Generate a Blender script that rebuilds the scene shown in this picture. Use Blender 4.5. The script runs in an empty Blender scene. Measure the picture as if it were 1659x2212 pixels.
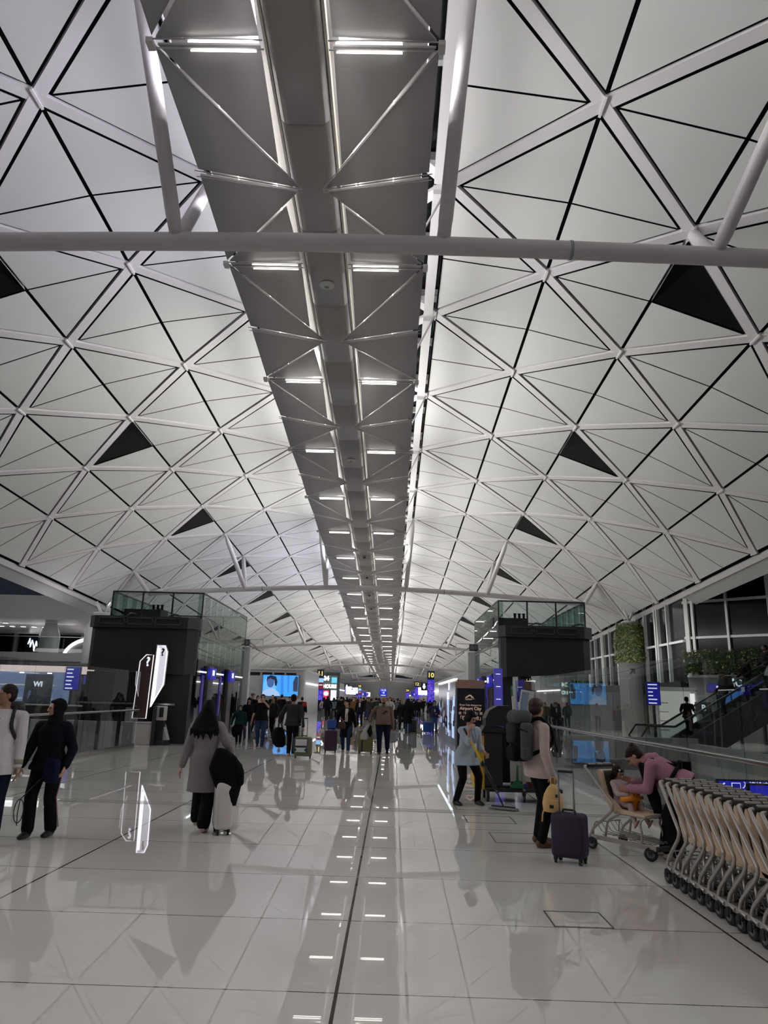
import bpy, bmesh, math, random
from mathutils import Vector, Matrix, Quaternion
random.seed(7)
C = bpy.context.scene
COL = C.collection
PI = math.pi
V = Vector

# ------------------------------------------------------------------ camera
EYE = 1.7
cam_d = bpy.data.cameras.new('camera')
cam = bpy.data.objects.new('camera', cam_d)
COL.objects.link(cam)
C.camera = cam
cam_d.sensor_fit = 'VERTICAL'
cam_d.sensor_height = 36.0
cam_d.lens = 1534.0 / 2212.0 * 36.0
cam_d.clip_start = 0.05
cam_d.clip_end = 1000
PITCH, YAW, ROLL = 0.2564, -0.0163, 0.0271
_f = V((math.sin(YAW) * math.cos(PITCH), math.cos(YAW) * math.cos(PITCH), math.sin(PITCH)))
_r = V((math.cos(YAW), -math.sin(YAW), 0))
_u = _r.cross(_f)
_cr, _sr = math.cos(ROLL), math.sin(ROLL)
_r2 = _r * _cr + _u * _sr
_u2 = -_r * _sr + _u * _cr
m3 = Matrix((_r2, _u2, -_f)).transposed()
cam.matrix_world = Matrix.Translation((0, 0, EYE)) @ m3.to_4x4()

# ------------------------------------------------------------------ colour management, world
C.view_settings.view_transform = 'Standard'
C.view_settings.look = 'None'
C.view_settings.gamma = 1.0
C.view_settings.use_curve_mapping = False
C.view_settings.exposure = 0.0
C.cycles.use_denoising = True
C.cycles.use_adaptive_sampling = True
C.cycles.adaptive_threshold = 0.03
C.cycles.max_bounces = 7
C.cycles.diffuse_bounces = 3
C.cycles.glossy_bounces = 4
C.cycles.transparent_max_bounces = 24
C.cycles.caustics_reflective = False
C.cycles.caustics_refractive = False
C.cycles.sample_clamp_indirect = 4.0
w = bpy.data.worlds.new('night_sky')
C.world = w
w.use_nodes = True
w.node_tree.nodes['Background'].inputs[0].default_value = (0.012, 0.014, 0.02, 1)
w.node_tree.nodes['Background'].inputs[1].default_value = 1.0

# ------------------------------------------------------------------ hall geometry (measured in 6 m roof bays)
L = 6.0
XC = -0.318 * L
RAD = 4.947 * L
A0, DA = 0.1054, 0.1070
HALL_END = 44

def drop(z):
    if z < 12: return 0.0469 * z + 0.00027 * z * z
    return 0.6017 + 0.25 * (1 - math.exp(-(z - 12) * 0.0534 / 0.25))

def gdrop(z):
    if z < 12: return 0.0567 * z
    return 0.6804 + 0.25 * (1 - math.exp(-(z - 12) * 0.0567 / 0.25))

def ang(k):
    if k == 0: return 0.0
    return math.copysign(A0 + (abs(k) - 1) * DA, k)

def roof(a, z, out=0.0):
    return V((XC + (RAD + out) * math.sin(a), z * L,
              EYE + L * (2.329 - drop(z)) - RAD + (RAD + out) * math.cos(a)))

def gantry_h(z): return EYE + L * (1.92 - gdrop(z))

# ------------------------------------------------------------------ lamps of the hall: uplighters on the gantry, and added fill lights
def area(name, loc, direction, sx, sy, power, color=(1, 1, 1), spread=PI, axis=(0, 1, 0)):
    d = bpy.data.lights.new(name, 'AREA')
    d.shape = 'RECTANGLE'; d.size = sx; d.size_y = sy; d.energy = power; d.color = color; d.spread = spread
    o = bpy.data.objects.new(name, d); COL.objects.link(o)
    o.location = loc
    zz = -V(direction).normalized()
    yy = V(axis); yy = (yy - zz * yy.dot(zz)).normalized()
    o.rotation_euler = Matrix((yy.cross(zz), yy, zz)).transposed().to_euler()
    return o

UP = 0.415
FLOOR_FILL = 54
for n in range(-1, 13):
    z = -0.6 + n * 2.0
    for s in (-1, 1):
        d = V((s * 1.5, 0.0, 1.0))
        power = 900 * UP
        tint = (1.0, 0.985, 0.94)
        ax = (0, 1, -(gantry_h(z) - gantry_h(z + 2)) / (2 * L))
        if n in (4, 5): tint = (0.86, 0.88, 1.0) if s < 0 else (1.0, 0.985, 0.94)
        if n in (0, 1): power *= 0.66 if n else 0.9; tint = (0.90, 0.88, 1.0) if s < 0 else (1, .98, .97)
        if n < 0: power *= 1.2
        area('gantry_uplight', (XC + s * 0.8, (z + 1) * L, gantry_h(z + 1) + 0.52), V((s * .9, 0, 1)), 0.5, 11.4, power * 1.0, tint, math.radians(170), ax)
        area('gantry_side_fill', (XC + s * 2.3, (z + 1) * L, gantry_h(z + 1) + 0.52), V((s, 0, .06)), 0.4, 11.4, power * .45, tint, math.radians(80), ax)  # added second set, evens the brightness of the vault towards its edges
for n in range(-2, 18):                     # added fill lights, kept out of sight under both vault edges, to brighten the floor
    y = n * L
    for s in (-1, 1):
        p = roof(s * (ang(6) - .03), y / L, -0.55)
        area('floor_fill_light', p, V((XC - s * 2.0 - p.x, 0, -p.z)), 0.5, 5.4, FLOOR_FILL, (1, .98, .955), math.radians(78))
for n in range(4):
    z = 26 + n * 5
    for s in (-1, 1):
        area('gantry_uplight', (XC + s * 2.0, (z + 1) * L, gantry_h(z + 1) + 0.55), V((s * .5, 0, 1)), 0.5, 28, 2200 * UP, (1, .985, .95), math.radians(170))

# ------------------------------------------------------------------ materials
MATS = {}
def mat(name, col=(0.5, 0.5, 0.5), rough=0.5, metal=0.0, emit=None, es=1.0, noise=0.0, nscale=8.0, spec=None, bump=0.0):
    if name in MATS: return MATS[name]
    m = bpy.data.materials.new(name); m.use_nodes = True
    nt = m.node_tree; b = nt.nodes['Principled BSDF']
    b.inputs['Base Color'].default_value = (*col, 1)
    b.inputs['Roughness'].default_value = rough
    b.inputs['Metallic'].default_value = metal
    if spec is not None: b.inputs['Specular IOR Level'].default_value = spec
    if emit is not None:
        b.inputs['Emission Color'].default_value = (*emit, 1)
        b.inputs['Emission Strength'].default_value = es
    if noise > 0 or bump > 0:
        tc = nt.nodes.new('ShaderNodeTexCoord')
        n = nt.nodes.new('ShaderNodeTexNoise'); n.inputs['Scale'].default_value = nscale; n.inputs['Detail'].default_value = 4
        nt.links.new(tc.outputs['Object'], n.inputs['Vector'])
        if noise > 0:
            r = nt.nodes.new('ShaderNodeMapRange')
            r.inputs['To Min'].default_value = 1 - noise; r.inputs['To Max'].default_value = 1 + noise
            nt.links.new(n.outputs['Fac'], r.inputs['Value'])
            mx = nt.nodes.new('ShaderNodeVectorMath'); mx.operation = 'SCALE'
            mx.inputs[0].default_value = col
            nt.links.new(r.outputs['Result'], mx.inputs['Scale'])
            nt.links.new(mx.outputs['Vector'], b.inputs['Base Color'])
        if bump > 0:
            bp = nt.nodes.new('ShaderNodeBump'); bp.inputs['Strength'].default_value = bump; bp.inputs['Distance'].default_value = 0.01
            nt.links.new(n.outputs['Fac'], bp.inputs['Height']); nt.links.new(bp.outputs['Normal'], b.inputs['Normal'])
    MATS[name] = m
    return m

def glow(name, col, strength=1.0):
    return mat(name, (0.02, 0.02, 0.02), 0.4, emit=col, es=strength)

def glass_mat(name, tint, refl=1.0, ior=1.5):
    m = bpy.data.materials.new(name); m.use_nodes = True
    nt = m.node_tree; nt.nodes.remove(nt.nodes['Principled BSDF'])
    out = nt.nodes['Material Output']
    tr = nt.nodes.new('ShaderNodeBsdfTransparent'); tr.inputs[0].default_value = (*tint, 1)
    gl = nt.nodes.new('ShaderNodeBsdfGlossy'); gl.inputs['Roughness'].default_value = 0.0
    fr = nt.nodes.new('ShaderNodeFresnel'); fr.inputs['IOR'].default_value = ior
    geo = nt.nodes.new('ShaderNodeNewGeometry')
    inv = nt.nodes.new('ShaderNodeMath'); inv.operation = 'SUBTRACT'; inv.inputs[0].default_value = 1.0
    nt.links.new(geo.outputs['Backfacing'], inv.inputs[1])
    mul = nt.nodes.new('ShaderNodeMath'); mul.operation = 'MULTIPLY'; mul.use_clamp = True
    nt.links.new(fr.outputs[0], mul.inputs[0]); nt.links.new(inv.outputs[0], mul.inputs[1])
    m2 = nt.nodes.new('ShaderNodeMath'); m2.operation = 'MULTIPLY'; m2.use_clamp = True; m2.inputs[1].default_value = refl
    nt.links.new(mul.outputs[0], m2.inputs[0])
    mx = nt.nodes.new('ShaderNodeMixShader')
    nt.links.new(m2.outputs[0], mx.inputs[0]); nt.links.new(tr.outputs[0], mx.inputs[1]); nt.links.new(gl.outputs[0], mx.inputs[2])
    nt.links.new(mx.outputs[0], out.inputs['Surface'])
    MATS[name] = m
    return m

M_panel = mat('roof_panel_white', (0.68, 0.68, 0.67), 0.55, noise=0.03, nscale=1.3)
M_white = mat('painted_white_steel', (0.74, 0.72, 0.73), 0.4)
M_black = mat('roof_void_black', (0.006, 0.006, 0.007), 0.8)
M_vent = mat('vent_dark_glass', (0.008, 0.007, 0.007), 0.2, spec=.12)
M_gantry = mat('gantry_perforated_metal', (0.31, 0.30, 0.305), 0.5, noise=0.04, nscale=2.0)
def translucent(m, col, fac):
    nt = m.node_tree; b = nt.nodes['Principled BSDF']; out = nt.nodes['Material Output']
    tl = nt.nodes.new('ShaderNodeBsdfTranslucent'); tl.inputs[0].default_value = (*col, 1)
    mx = nt.nodes.new('ShaderNodeMixShader'); mx.inputs[0].default_value = fac
    nt.links.new(b.outputs[0], mx.inputs[1]); nt.links.new(tl.outputs[0], mx.inputs[2]); nt.links.new(mx.outputs[0], out.inputs['Surface'])
translucent(M_gantry, (.80, .78, .79), .05)
M_duct = mat('gantry_spine_grey', (0.42, 0.405, 0.405), 0.4)
M_lit = glow('fluorescent_tube_lit', (1.0, 0.97, 0.9), 6.0)
M_grey = mat('grey_steel', (0.30, 0.30, 0.31), 0.35, 0.6)
M_dark = mat('charcoal_metal', (0.022, 0.022, 0.025), 0.35)
M_darkglass = mat('night_window_glass', (0.006, 0.007, 0.009), 0.12, spec=.3)
M_glass = glass_mat('clear_glass', (0.80, 0.84, 0.83), 1.0)
M_glass_green = glass_mat('green_tinted_glass', (0.70, 0.79, 0.76), 1.3)
M_chrome = mat('brushed_steel', (0.55, 0.54, 0.53), 0.25, 1.0)
M_wallwhite = mat('white_wall_panel', (0.60, 0.60, 0.60), 0.35)
M_offgrey = mat('pale_grey_panel', (0.42, 0.42, 0.42), 0.35)

# ------------------------------------------------------------------ mesh builder
class MB:
    def __init__(s): s.v = []; s.f = []; s.sm = []
    def add(s, vs, fs, smooth=False, mtx=None):
        o = len(s.v)
        for p in vs:
            p = V(p)
            s.v.append(mtx @ p if mtx is not None else p)
        for f in fs: s.f.append([i + o for i in f]); s.sm.append(smooth)
        return s
    def box(s, c, size, rz=0.0, mtx=None, bev=0.0):
        x, y, z = (d / 2 for d in size)
        m = Matrix.Translation(V(c)) @ Matrix.Rotation(rz, 4, 'Z')
        if mtx is not None: m = mtx @ m
        if bev <= 0:
            vs = [(-x, -y, -z), (x, -y, -z), (x, y, -z), (-x, y, -z), (-x, -y, z), (x, -y, z), (x, y, z), (-x, y, z)]
            fs = [(3, 2, 1, 0), (4, 5, 6, 7), (0, 1, 5, 4), (1, 2, 6, 5), (2, 3, 7, 6), (3, 0, 4, 7)]
            return s.add(vs, fs, False, m)
        bm = bmesh.new()
        bmesh.ops.create_cube(bm, size=1.0, matrix=Matrix.Diagonal((size[0], size[1], size[2], 1)))
        bmesh.ops.bevel(bm, geom=bm.edges[:], offset=min(bev, min(size) * 0.45), segments=3, profile=0.5, affect='EDGES')
        bm.verts.index_update()
        s.add([v.co.copy() for v in bm.verts], [[v.index for v in f.verts] for f in bm.faces], True, m)
        bm.free(); return s
    def beam(s, p, q, wd, ht, up=(0, 0, 1), off=0.0):
        p, q, up = V(p), V(q), V(up)
        d = (q - p); l = d.length; d.normalize()
        side = d.cross(up).normalized(); up2 = side.cross(d).normalized()
        vs = []
        for e in (p, q):
            for a, b in ((-1, -1), (1, -1), (1, 1), (-1, 1)):
                vs.append(e + side * (a * wd / 2) + up2 * (b * ht / 2 + off))
        return s.add(vs, [(3, 2, 1, 0), (4, 5, 6, 7), (0, 1, 5, 4), (1, 2, 6, 5), (2, 3, 7, 6), (3, 0, 4, 7)])
    def tube(s, pts, r, n=8, closed=False, caps=True):
        pts = [V(p) for p in pts]
        m = len(pts)
        rs = r if isinstance(r, (list, tuple)) else [r] * m
        ts = []
        for i in range(m):
            if closed: t = pts[(i + 1) % m] - pts[i - 1]
            else: t = pts[min(i + 1, m - 1)] - pts[max(i - 1, 0)]
            ts.append(t.normalized())
        ref = V((0, 0, 1)) if abs(ts[0].z) < 0.9 else V((1, 0, 0))
        nrm = (ref - ts[0] * ref.dot(ts[0])).normalized()
        vs = []
        for i in range(m):
            nrm = (nrm - ts[i] * nrm.dot(ts[i]))
            if nrm.length < 1e-6: nrm = ts[i].orthogonal()
            nrm.normalize(); b = ts[i].cross(nrm)
            for j in range(n):
                a = 2 * PI * j / n
                vs.append(pts[i] + (nrm * math.cos(a) + b * math.sin(a)) * rs[i])
        fs = []
        for i in range(m if closed else m - 1):
            k = (i + 1) % m
            for j in range(n):
                fs.append((i * n + j, i * n + (j + 1) % n, k * n + (j + 1) % n, k * n + j))
        s.add(vs, fs, True)
        if caps and not closed:
            o = len(s.v) - len(vs)
            s.f.append([o + j for j in range(n)][::-1]); s.sm.append(False)
            s.f.append([o + (m - 1) * n + j for j in range(n)]); s.sm.append(False)
        return s
    def lathe(s, prof, c=(0, 0, 0), n=24, mtx=None, caps=True):
        m = Matrix.Translation(V(c))
        if mtx is not None: m = mtx @ m
        vs = []
        for r, z in prof:
            for j in range(n):
                a = 2 * PI * j / n
                vs.append((r * math.cos(a), r * math.sin(a), z))
        fs = []
        for i in range(len(prof) - 1):
            for j in range(n):
                fs.append((i * n + j, i * n + (j + 1) % n, (i + 1) * n + (j + 1) % n, (i + 1) * n + j))
        if caps:
            fs.append([j for j in range(n)][::-1]); fs.append([(len(prof) - 1) * n + j for j in range(n)])
        return s.add(vs, fs, True, m)
    def prism(s, poly, h0, h1, mtx=None):
        n = len(poly)
        vs = [(x, y, h0) for x, y in poly] + [(x, y, h1) for x, y in poly]
        fs = [list(range(n))[::-1], list(range(n, 2 * n))] + [(i, (i + 1) % n, n + (i + 1) % n, n + i) for i in range(n)]
        return s.add(vs, fs, False, mtx)
    def ell(s, c, r, n=16, m=10, mtx=None):
        c = V(c); vs = [c + V((0, 0, -r[2]))]
        for i in range(1, m):
            t = -PI / 2 + PI * i / m
            for j in range(n):
                a = 2 * PI * j / n
                vs.append(c + V((r[0] * math.cos(t) * math.cos(a), r[1] * math.cos(t) * math.sin(a), r[2] * math.sin(t))))
        vs.append(c + V((0, 0, r[2])))
        fs = [(0, 1 + (j + 1) % n, 1 + j) for j in range(n)]
        for i in range(m - 2):
            for j in range(n):
                a = 1 + i * n
                fs.append((a + j, a + (j + 1) % n, a + n + (j + 1) % n, a + n + j))
        e = len(vs) - 1; a = 1 + (m - 2) * n
        fs += [(a + j, a + (j + 1) % n, e) for j in range(n)]
        return s.add(vs, fs, True, mtx)
    def loft(s, rings, caps=True, smooth=True, mtx=None):
        n = len(rings[0]); vs = [p for r in rings for p in r]; fs = []
        for i in range(len(rings) - 1):
            for j in range(n):
                fs.append((i * n + j, i * n + (j + 1) % n, (i + 1) * n + (j + 1) % n, (i + 1) * n + j))
        if caps:
            fs.append(list(range(n))[::-1]); fs.append([(len(rings) - 1) * n + j for j in range(n)])
        return s.add(vs, fs, smooth, mtx)
    def quad(s, a, b, c, d): return s.add([a, b, c, d], [(0, 1, 2, 3)])
    def mesh(s, name):
        me = bpy.data.meshes.new(name)
        me.from_pydata([tuple(p) for p in s.v], [], s.f)
        me.polygons.foreach_set('use_smooth', s.sm)
        me.update()
        return me
    def build(s, name, m=None, parent=None, loc=None, rz=None):
        o = bpy.data.objects.new(name, s.mesh(name)); COL.objects.link(o)
        if m is not None: o.data.materials.append(m)
        if parent is not None: o.parent = parent
        if loc is not None: o.location = loc
        if rz is not None: o.rotation_euler = (0, 0, rz)
        return o

def at(px, py, Y):
    '''the point of the plane y = Y that a pixel of the 1659x2212 photograph shows (a measuring aid)'''
    a, b = px - 829.5, 1106.0 - py
    d = _r2 * a + _u2 * b + _f * 1534.0
    return V((0, 0, EYE)) + d * (Y / d.y)
def ground(px, py, h=0.0):
    a, b = px - 829.5, 1106.0 - py
    d = _r2 * a + _u2 * b + _f * 1534.0
    return V((0, 0, EYE)) + d * ((h - EYE) / d.z)

def struct(o): o['kind'] = 'structure'; return o
def tag(o, label=None, cat=None, group=None, kind=None):
    if label: o['label'] = label
    if cat: o['category'] = cat
    if group: o['group'] = group
    if kind: o['kind'] = kind
    return o
def thing(name, label, cat, loc=(0, 0, 0), rz=0.0, group=None):
    o = bpy.data.objects.new(name, None); COL.objects.link(o)
    o.empty_display_size = 0.1
    o.location = loc; o.rotation_euler = (0, 0, rz)
    return tag(o, label, cat, group)
def copy_tree(o, parent=None, loc=None, rz=None, label=None):
    c = o.copy(); COL.objects.link(c)
    if parent is not None: c.parent = parent
    if loc is not None: c.location = loc
    if rz is not None: c.rotation_euler = (0, 0, rz)
    if label: c['label'] = label
    for ch in o.children: copy_tree(ch, c)
    return c
def text_mesh(txt, size, extrude=0.002, align='CENTER', bold=0.0):
    cu = bpy.data.curves.new('t', 'FONT'); cu.body = txt; cu.size = size; cu.extrude = extrude
    cu.align_x = align; cu.align_y = 'CENTER'; cu.offset = bold; cu.resolution_u = 3
    o = bpy.data.objects.new('t', cu)
    me = bpy.data.meshes.new_from_object(o)
    bpy.data.objects.remove(o); bpy.data.curves.remove(cu)
    return me
def lettering(name, txt, size, m, parent, loc, rot=(PI / 2, 0, 0), bold=0.0, align='CENTER', sx=1.0):
    me = text_mesh(txt, size, 0.004, align, bold); me.name = name
    o = bpy.data.objects.new(name, me); COL.objects.link(o)
    me.materials.clear(); me.materials.append(m)
    o.parent = parent; o.location = loc; o.rotation_euler = rot; o.scale = (sx, 1, 1)
    return o
# ================================================================== ROOF
def tri_inset(pa, pb, pc, dab, dbc, dca):
    """inset a 2-D triangle; d** is the inset of that edge"""
    pts = [pa, pb, pc]; ds = [dab, dbc, dca]
    cen = ((pa[0] + pb[0] + pc[0]) / 3, (pa[1] + pb[1] + pc[1]) / 3)
    lines = []
    for i in range(3):
        a, b = pts[i], pts[(i + 1) % 3]
        nx, ny = -(b[1] - a[1]), b[0] - a[0]
        l = math.hypot(nx, ny); nx /= l; ny /= l
        if (cen[0] - a[0]) * nx + (cen[1] - a[1]) * ny < 0: nx, ny = -nx, -ny
        lines.append((nx, ny, nx * a[0] + ny * a[1] + ds[i]))
    out = []
    for i in range(3):
        n1 = lines[i - 1]; n2 = lines[i]
        det = n1[0] * n2[1] - n1[1] * n2[0]
        out.append(((n1[2] * n2[1] - n2[2] * n1[1]) / det, (n1[0] * n2[2] - n2[0] * n1[2]) / det))
    return out

def uv3(p, out=0.0): return roof(p[0] / RAD, p[1] / L, out)

panels = MB(); beams = MB(); vents = MB(); reveal = MB()
Z0 = 2.64
I0, I1 = -5, HALL_END
BW = 0.30
for side in (-1, 1):
    for k in range(1, 7):
        a_k, a_p = ang(k) * side, (ang(k - 1) * side if k > 1 else 0)
        a_n = ang(k + 1) * side
        odd = k % 2
        for i in range(I0, I1):
            zi = Z0 + i + (0 if odd else 0.5) - (0 if odd else 1.0)
            Cn = (a_k * RAD, (zi + 0.5) * L)
            for za in (zi, zi + 1):
                A_ = (a_k * RAD, za * L)
                for aB, kk in ((a_n, k + 1), (a_p, k - 1)):
                    if kk > 6 or kk < 1: continue
                    B_ = (aB * RAD, (zi + 0.5) * L)
                    gap = 0.085 if zi < 6 else 0.06
                    P = tri_inset(Cn, A_, B_, 0.05, BW / 2 + gap, 0.028)
                    if k == 3 and kk == 4 and za == zi and i % 2 == 0:
                        q = [uv3(p, 0.0) for p in tri_inset(Cn, A_, B_, 0.03, BW / 2 + .03, 0.02)]
                        t = [uv3(p, 0.42) for p in tri_inset(Cn, A_, B_, 0.03, BW / 2 + .03, 0.02)]
                        lo = [uv3(p, d) for p, d in zip(tri_inset(Cn, A_, B_, 0.04, BW / 2 + .05, 0.03), (0.02, 0.40, 0.05))]
                        vents.add(lo, [(0, 1, 2)])
                        reveal.add(q + t, [(0, 1, 4, 3), (1, 2, 5, 4)])
                        continue
                    mid = ((P[1][0] + P[2][0]) / 2, (P[1][1] + P[2][1]) / 2)
                    c3, a3, b3 = (uv3(p) for p in P)
                    md = uv3(mid, -0.03)
                    panels.add([c3, a3, md, b3], [(0, 1, 2), (0, 2, 3)])
        # diagonal beams from column k to column k+1
    for k in range(0, 6):
        a1, a2 = ang(k) * side, ang(k + 1) * side
        for i in range(I0, I1):
            z1 = Z0 + i + (0 if k % 2 else 0.5)
            for dz in (-0.5, 0.5):
                p, q = roof(a1, z1), roof(a2, z1 + dz)
                am = (a1 + a2) / 2
                up = V((math.sin(am), 0, math.cos(am)))
                beams.beam(p, q, BW, 0.10, up, 0.04)
    # node pins
    for k in range(1, 7):
        for i in range(I0, min(I1, 22)):
            z1 = Z0 + i + (0 if k % 2 else 0.5)
            p = roof(ang(k) * side, z1, 0.0)
            d = 0.05
            beams.beam(p + V((0, -.28, -.03)), p + V((0, .28, -.03)), 0.06, 0.07, (math.sin(ang(k) * side), 0, math.cos(ang(k) * side)))
    # edge beams along the crown slot and the eave
    for i in range(I0, I1):
        for a_, wd, hh in ((side * (A0 - 0.0085), 0.30, 0.3),):
            beams.beam(roof(a_, Z0 + i - .47), roof(a_, Z0 + i - 0.03), wd, hh, (0, 0, 1), -0.02)
            beams.beam(roof(a_, Z0 + i + .03), roof(a_, Z0 + i + .53), wd, hh, (0, 0, 1), -0.02)
        a_ = side * (ang(6) + 0.010)
        up = V((math.sin(a_), 0, math.cos(a_)))
        beams.beam(roof(a_, Z0 + i), roof(a_, Z0 + i + 1), 0.24, 0.2, up, 0.03)
struct(panels.build('ceiling', M_panel))
struct(beams.build('trim_1', M_white))
struct(vents.build('trim_2', M_vent))
struct(reveal.build('trim_3', M_white))

# dark outer skin of the roof above the panels, glazed crown slot, eave soffits
skin = MB()
zs = [Z0 + i for i in range(I0 - 1, I1 + 1)]
for z1, z2 in zip(zs[:-1], zs[1:]):
    for side in (-1, 1):
        al = [side * A0] + [side * ang(k) for k in range(2, 7)] + [side * (ang(6) + .02)]
        for b1, b2 in zip(al[:-1], al[1:]):
            skin.quad(roof(b1, z1, .5), roof(b2, z1, .5), roof(b2, z2, .5), roof(b1, z2, .5))
struct(skin.build('roof', M_black))
slot = MB(); slotbar = MB()
for z1, z2 in zip(zs[:-1], zs[1:]):
    slot.quad(roof(-A0, z1, .9), roof(A0, z1, .9), roof(A0, z2, .9), roof(-A0, z2, .9))
    for side in (-1, 1):
        slotbar.quad(roof(side * A0, z1, .05), roof(side * A0, z2, .05), roof(side * A0, z2, .9), roof(side * A0, z1, .9))
    if z1 < 30:
        for t in (0.0, 0.5):
            slotbar.beam(roof(-A0, z1 + t, .72), roof(A0, z1 + t, .72), 0.16 if t else 0.42, 0.25)
struct(slot.build('window_1', M_darkglass))
struct(slotbar.build('trim_4', M_offgrey))

# ------------------------------------------------------------------ eaves
eave = MB(); fascia = MB()
for z1, z2 in zip(zs[:-1], zs[1:]):
    for side in (-1, 1):
        a = side * (ang(6) + .016)
        p1, p2 = roof(a, z1), roof(a, z2)
        o1, o2 = p1 + V((side * 0.55, 0, -0.42)), p2 + V((side * 0.55, 0, -0.42))
        eave.quad(p1, o1, o2, p2)
        t1, t2 = p1 + V((side * .55, 0, 2.5)), p2 + V((side * .55, 0, 2.5))
        fascia.quad(o1, t1, t2, o2)
struct(eave.build('trim_5', M_offgrey))
struct(fascia.build('trim_6', M_dark))

# ------------------------------------------------------------------ tie trusses
M_truss_w = mat('painted_truss_steel', (.60, .575, .59), .4)
TIES = {0: 10.82, 1: 9.05, 2: 7.98}
for n in range(0, 7):
    zt = 2.14 + 6 * n
    if zt > HALL_END: break
    i0 = -1 + 6 * n
    hc = TIES.get(n, gantry_h(zt) - 0.75)
    arch = lambda x: -0.30 * (abs(x) / 8.35) ** 1.6 * (0.55 if n == 0 else 1.0) * (1.25 if n > 1 else 1)
    t = thing('tie_truss', ['white tubular tie truss crossing the whole frame below the near roof',
                            'white tubular tie truss just above the two glass lift towers',
                            'white tubular tie truss beyond the glass lift towers, third from the viewer'][n] if n < 3 else
              'white tubular tie truss far down the hall under the vault', 'truss', (XC, zt * L, 0), group='roof tie trusses' if n > 2 else None)
    def loc3(p): return V(p) - V((XC, zt * L, 0))
    xs = [-15.0 + 30.0 * j / 24 for j in range(25)]
    r = 0.19 if n == 0 else 0.17
    tie = MB().tube([(x, 0, hc + arch(x)) for x in xs], r, 16).build('tie_tube', M_truss_w, t)
    for xj in (-8.35 + 1.2, 5.4):
        MB().tube([(xj - .03, 0, hc + arch(xj)), (xj + .03, 0, hc + arch(xj))], r + .012, 16).build('joint_collar', M_grey, t)
    for k, x in ((1, 2.77), (3, 8.35), (5, 15.0)):
        for s in (-1, 1):
            for i in (i0, i0 + 1):
                node = loc3(roof(s * ang(k), Z0 + i))
                b = V((s * x, 0, hc + arch(x)))
                d = (node - b).normalized()
                MB().tube([b, b.lerp(node, 0.10), b.lerp(node, .86), node], [.115, .15, .15, .06], 12).build('strut', M_truss_w, t)

# ================================================================== GANTRY
GH = 2.53          # half width
SH = 0.50          # half width of the spine
gt = thing('lighting_gantry', 'long grey folded-panel lighting gantry hanging under the crown of the vault', 'gantry', (XC, 0, 0))
panel_mb = []
rowbars = []
far = MB(); fartube = MB(); farbar = MB()
spine = MB()
def gp(x, z, dz=0.0): return V((x, z * L, gantry_h(z) + dz))
def shrink(tri, d):
    c = (tri[0] + tri[1] + tri[2]) / 3
    out = []
    for p in tri:
        v = c - p
        out.append(p + v.normalized() * min(d * 1.9, v.length * .3))
    return out
NEAR = 11
for i in range(-5, HALL_END - 3):
    z = Z0 + i
    near = i < NEAR
    for s in (-1, 1):
        xi, xo = s * (SH + 0.07), s * GH
        xh = s * 0.22
        o0, oh, o1 = gp(xo, z), gp(xo, z + .5, 0.03), gp(xo, z + 1)
        n0, nh, n1 = gp(xi, z + .0, 0.05), gp(xh, z + .5, -0.40), gp(xi, z + 1, 0.05)
        qa, qb = o0.lerp(nh, .83), o1.lerp(nh, .83)
        tris = [(o0, n0, qa), (o0, oh, nh), (oh, o1, nh), (o1, n1, qb)]
        for q in tris:
            c = (q[0] + q[1] + q[2]) / 3
            t = shrink(q, 0.06 if near else .07)
            up = V((0, 0, 0.05))
            nrm = (t[1] - t[0]).cross(t[2] - t[0])
            if nrm.z > 0: t = [t[0], t[2], t[1]]
            mb = MB() if near else far
            mb.add(t + [p + up for p in t], [(0, 1, 2), (0, 3, 4, 1), (1, 4, 5, 2), (2, 5, 3, 0)])
            if near: mb.build('wing_panel', M_gantry, gt)
        # lit row: two bars across the wing, the inner stretch is a burning tube
        mb = MB() if near else farbar
        mt = MB() if near else fartube
        for dy in (-.09, .09):
            d = V((0, dy, -0.05))
            mb.tube([gp(xi, z) + d, gp(xo, z) + d], 0.014 if near else .02, 6)
            if near or dy < 0:
                mt.tube([gp(s * (SH + .2), z) + d + V((0, 0, -.05)), gp(s * (SH + 1.35), z) + d + V((0, 0, -.05))], 0.015 if near else 0.03, 6)
            mb.tube([nh + V((0, dy * .5, -.02)), gp(xo, z + .5, 0.0) + V((0, dy, -.02))], 0.012, 6)
        mb.beam(o0 + V((0, -.1, -.06)), o0 + V((0, .1, -.06)), 0.12, 0.1)
        # diagonal bar from outer corner to the spine point
        mb.tube([o0 + V((0, .1, -.01)), nh + V((0, -.05, 0))], 0.008, 6)
        if near:
            mb.build('cross_bar', M_white, gt)
            mt.build('fluorescent_tube', M_lit, gt)
farp = far.build('far_wing_panels', M_gantry, gt); farp['kind'] = 'stuff'
o = farbar.build('far_cross_bars', M_white, gt); o['kind'] = 'stuff'
o = fartube.build('far_fluorescent_tubes', M_lit, gt); o['kind'] = 'stuff'
# spine duct, in half-bay lengths with rounded lower corners
prof = [(-.50, .42), (-.50, .02), (-.47, -.10), (-.40, -.19), (-.30, -.23), (.30, -.23), (.40, -.19), (.47, -.10), (.50, .02), (.50, .42)]
for i in range(-5, HALL_END - 3):
    for h in (0, .5):
        z1, z2 = Z0 + i + h + .25, Z0 + i + h + .75
        g = 0.012 / L
        rings = [[V((x, zz * L, gantry_h(zz) + y)) for x, y in prof] for zz in (z1 + g, z2 - g)]
        mb = MB() if i < NEAR else spine
        mb.loft(rings, smooth=True)
        if i < NEAR: mb.build('spine_duct', M_duct, gt)
spine.build('far_spine_duct', M_duct, gt)['kind'] = 'stuff'
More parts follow.
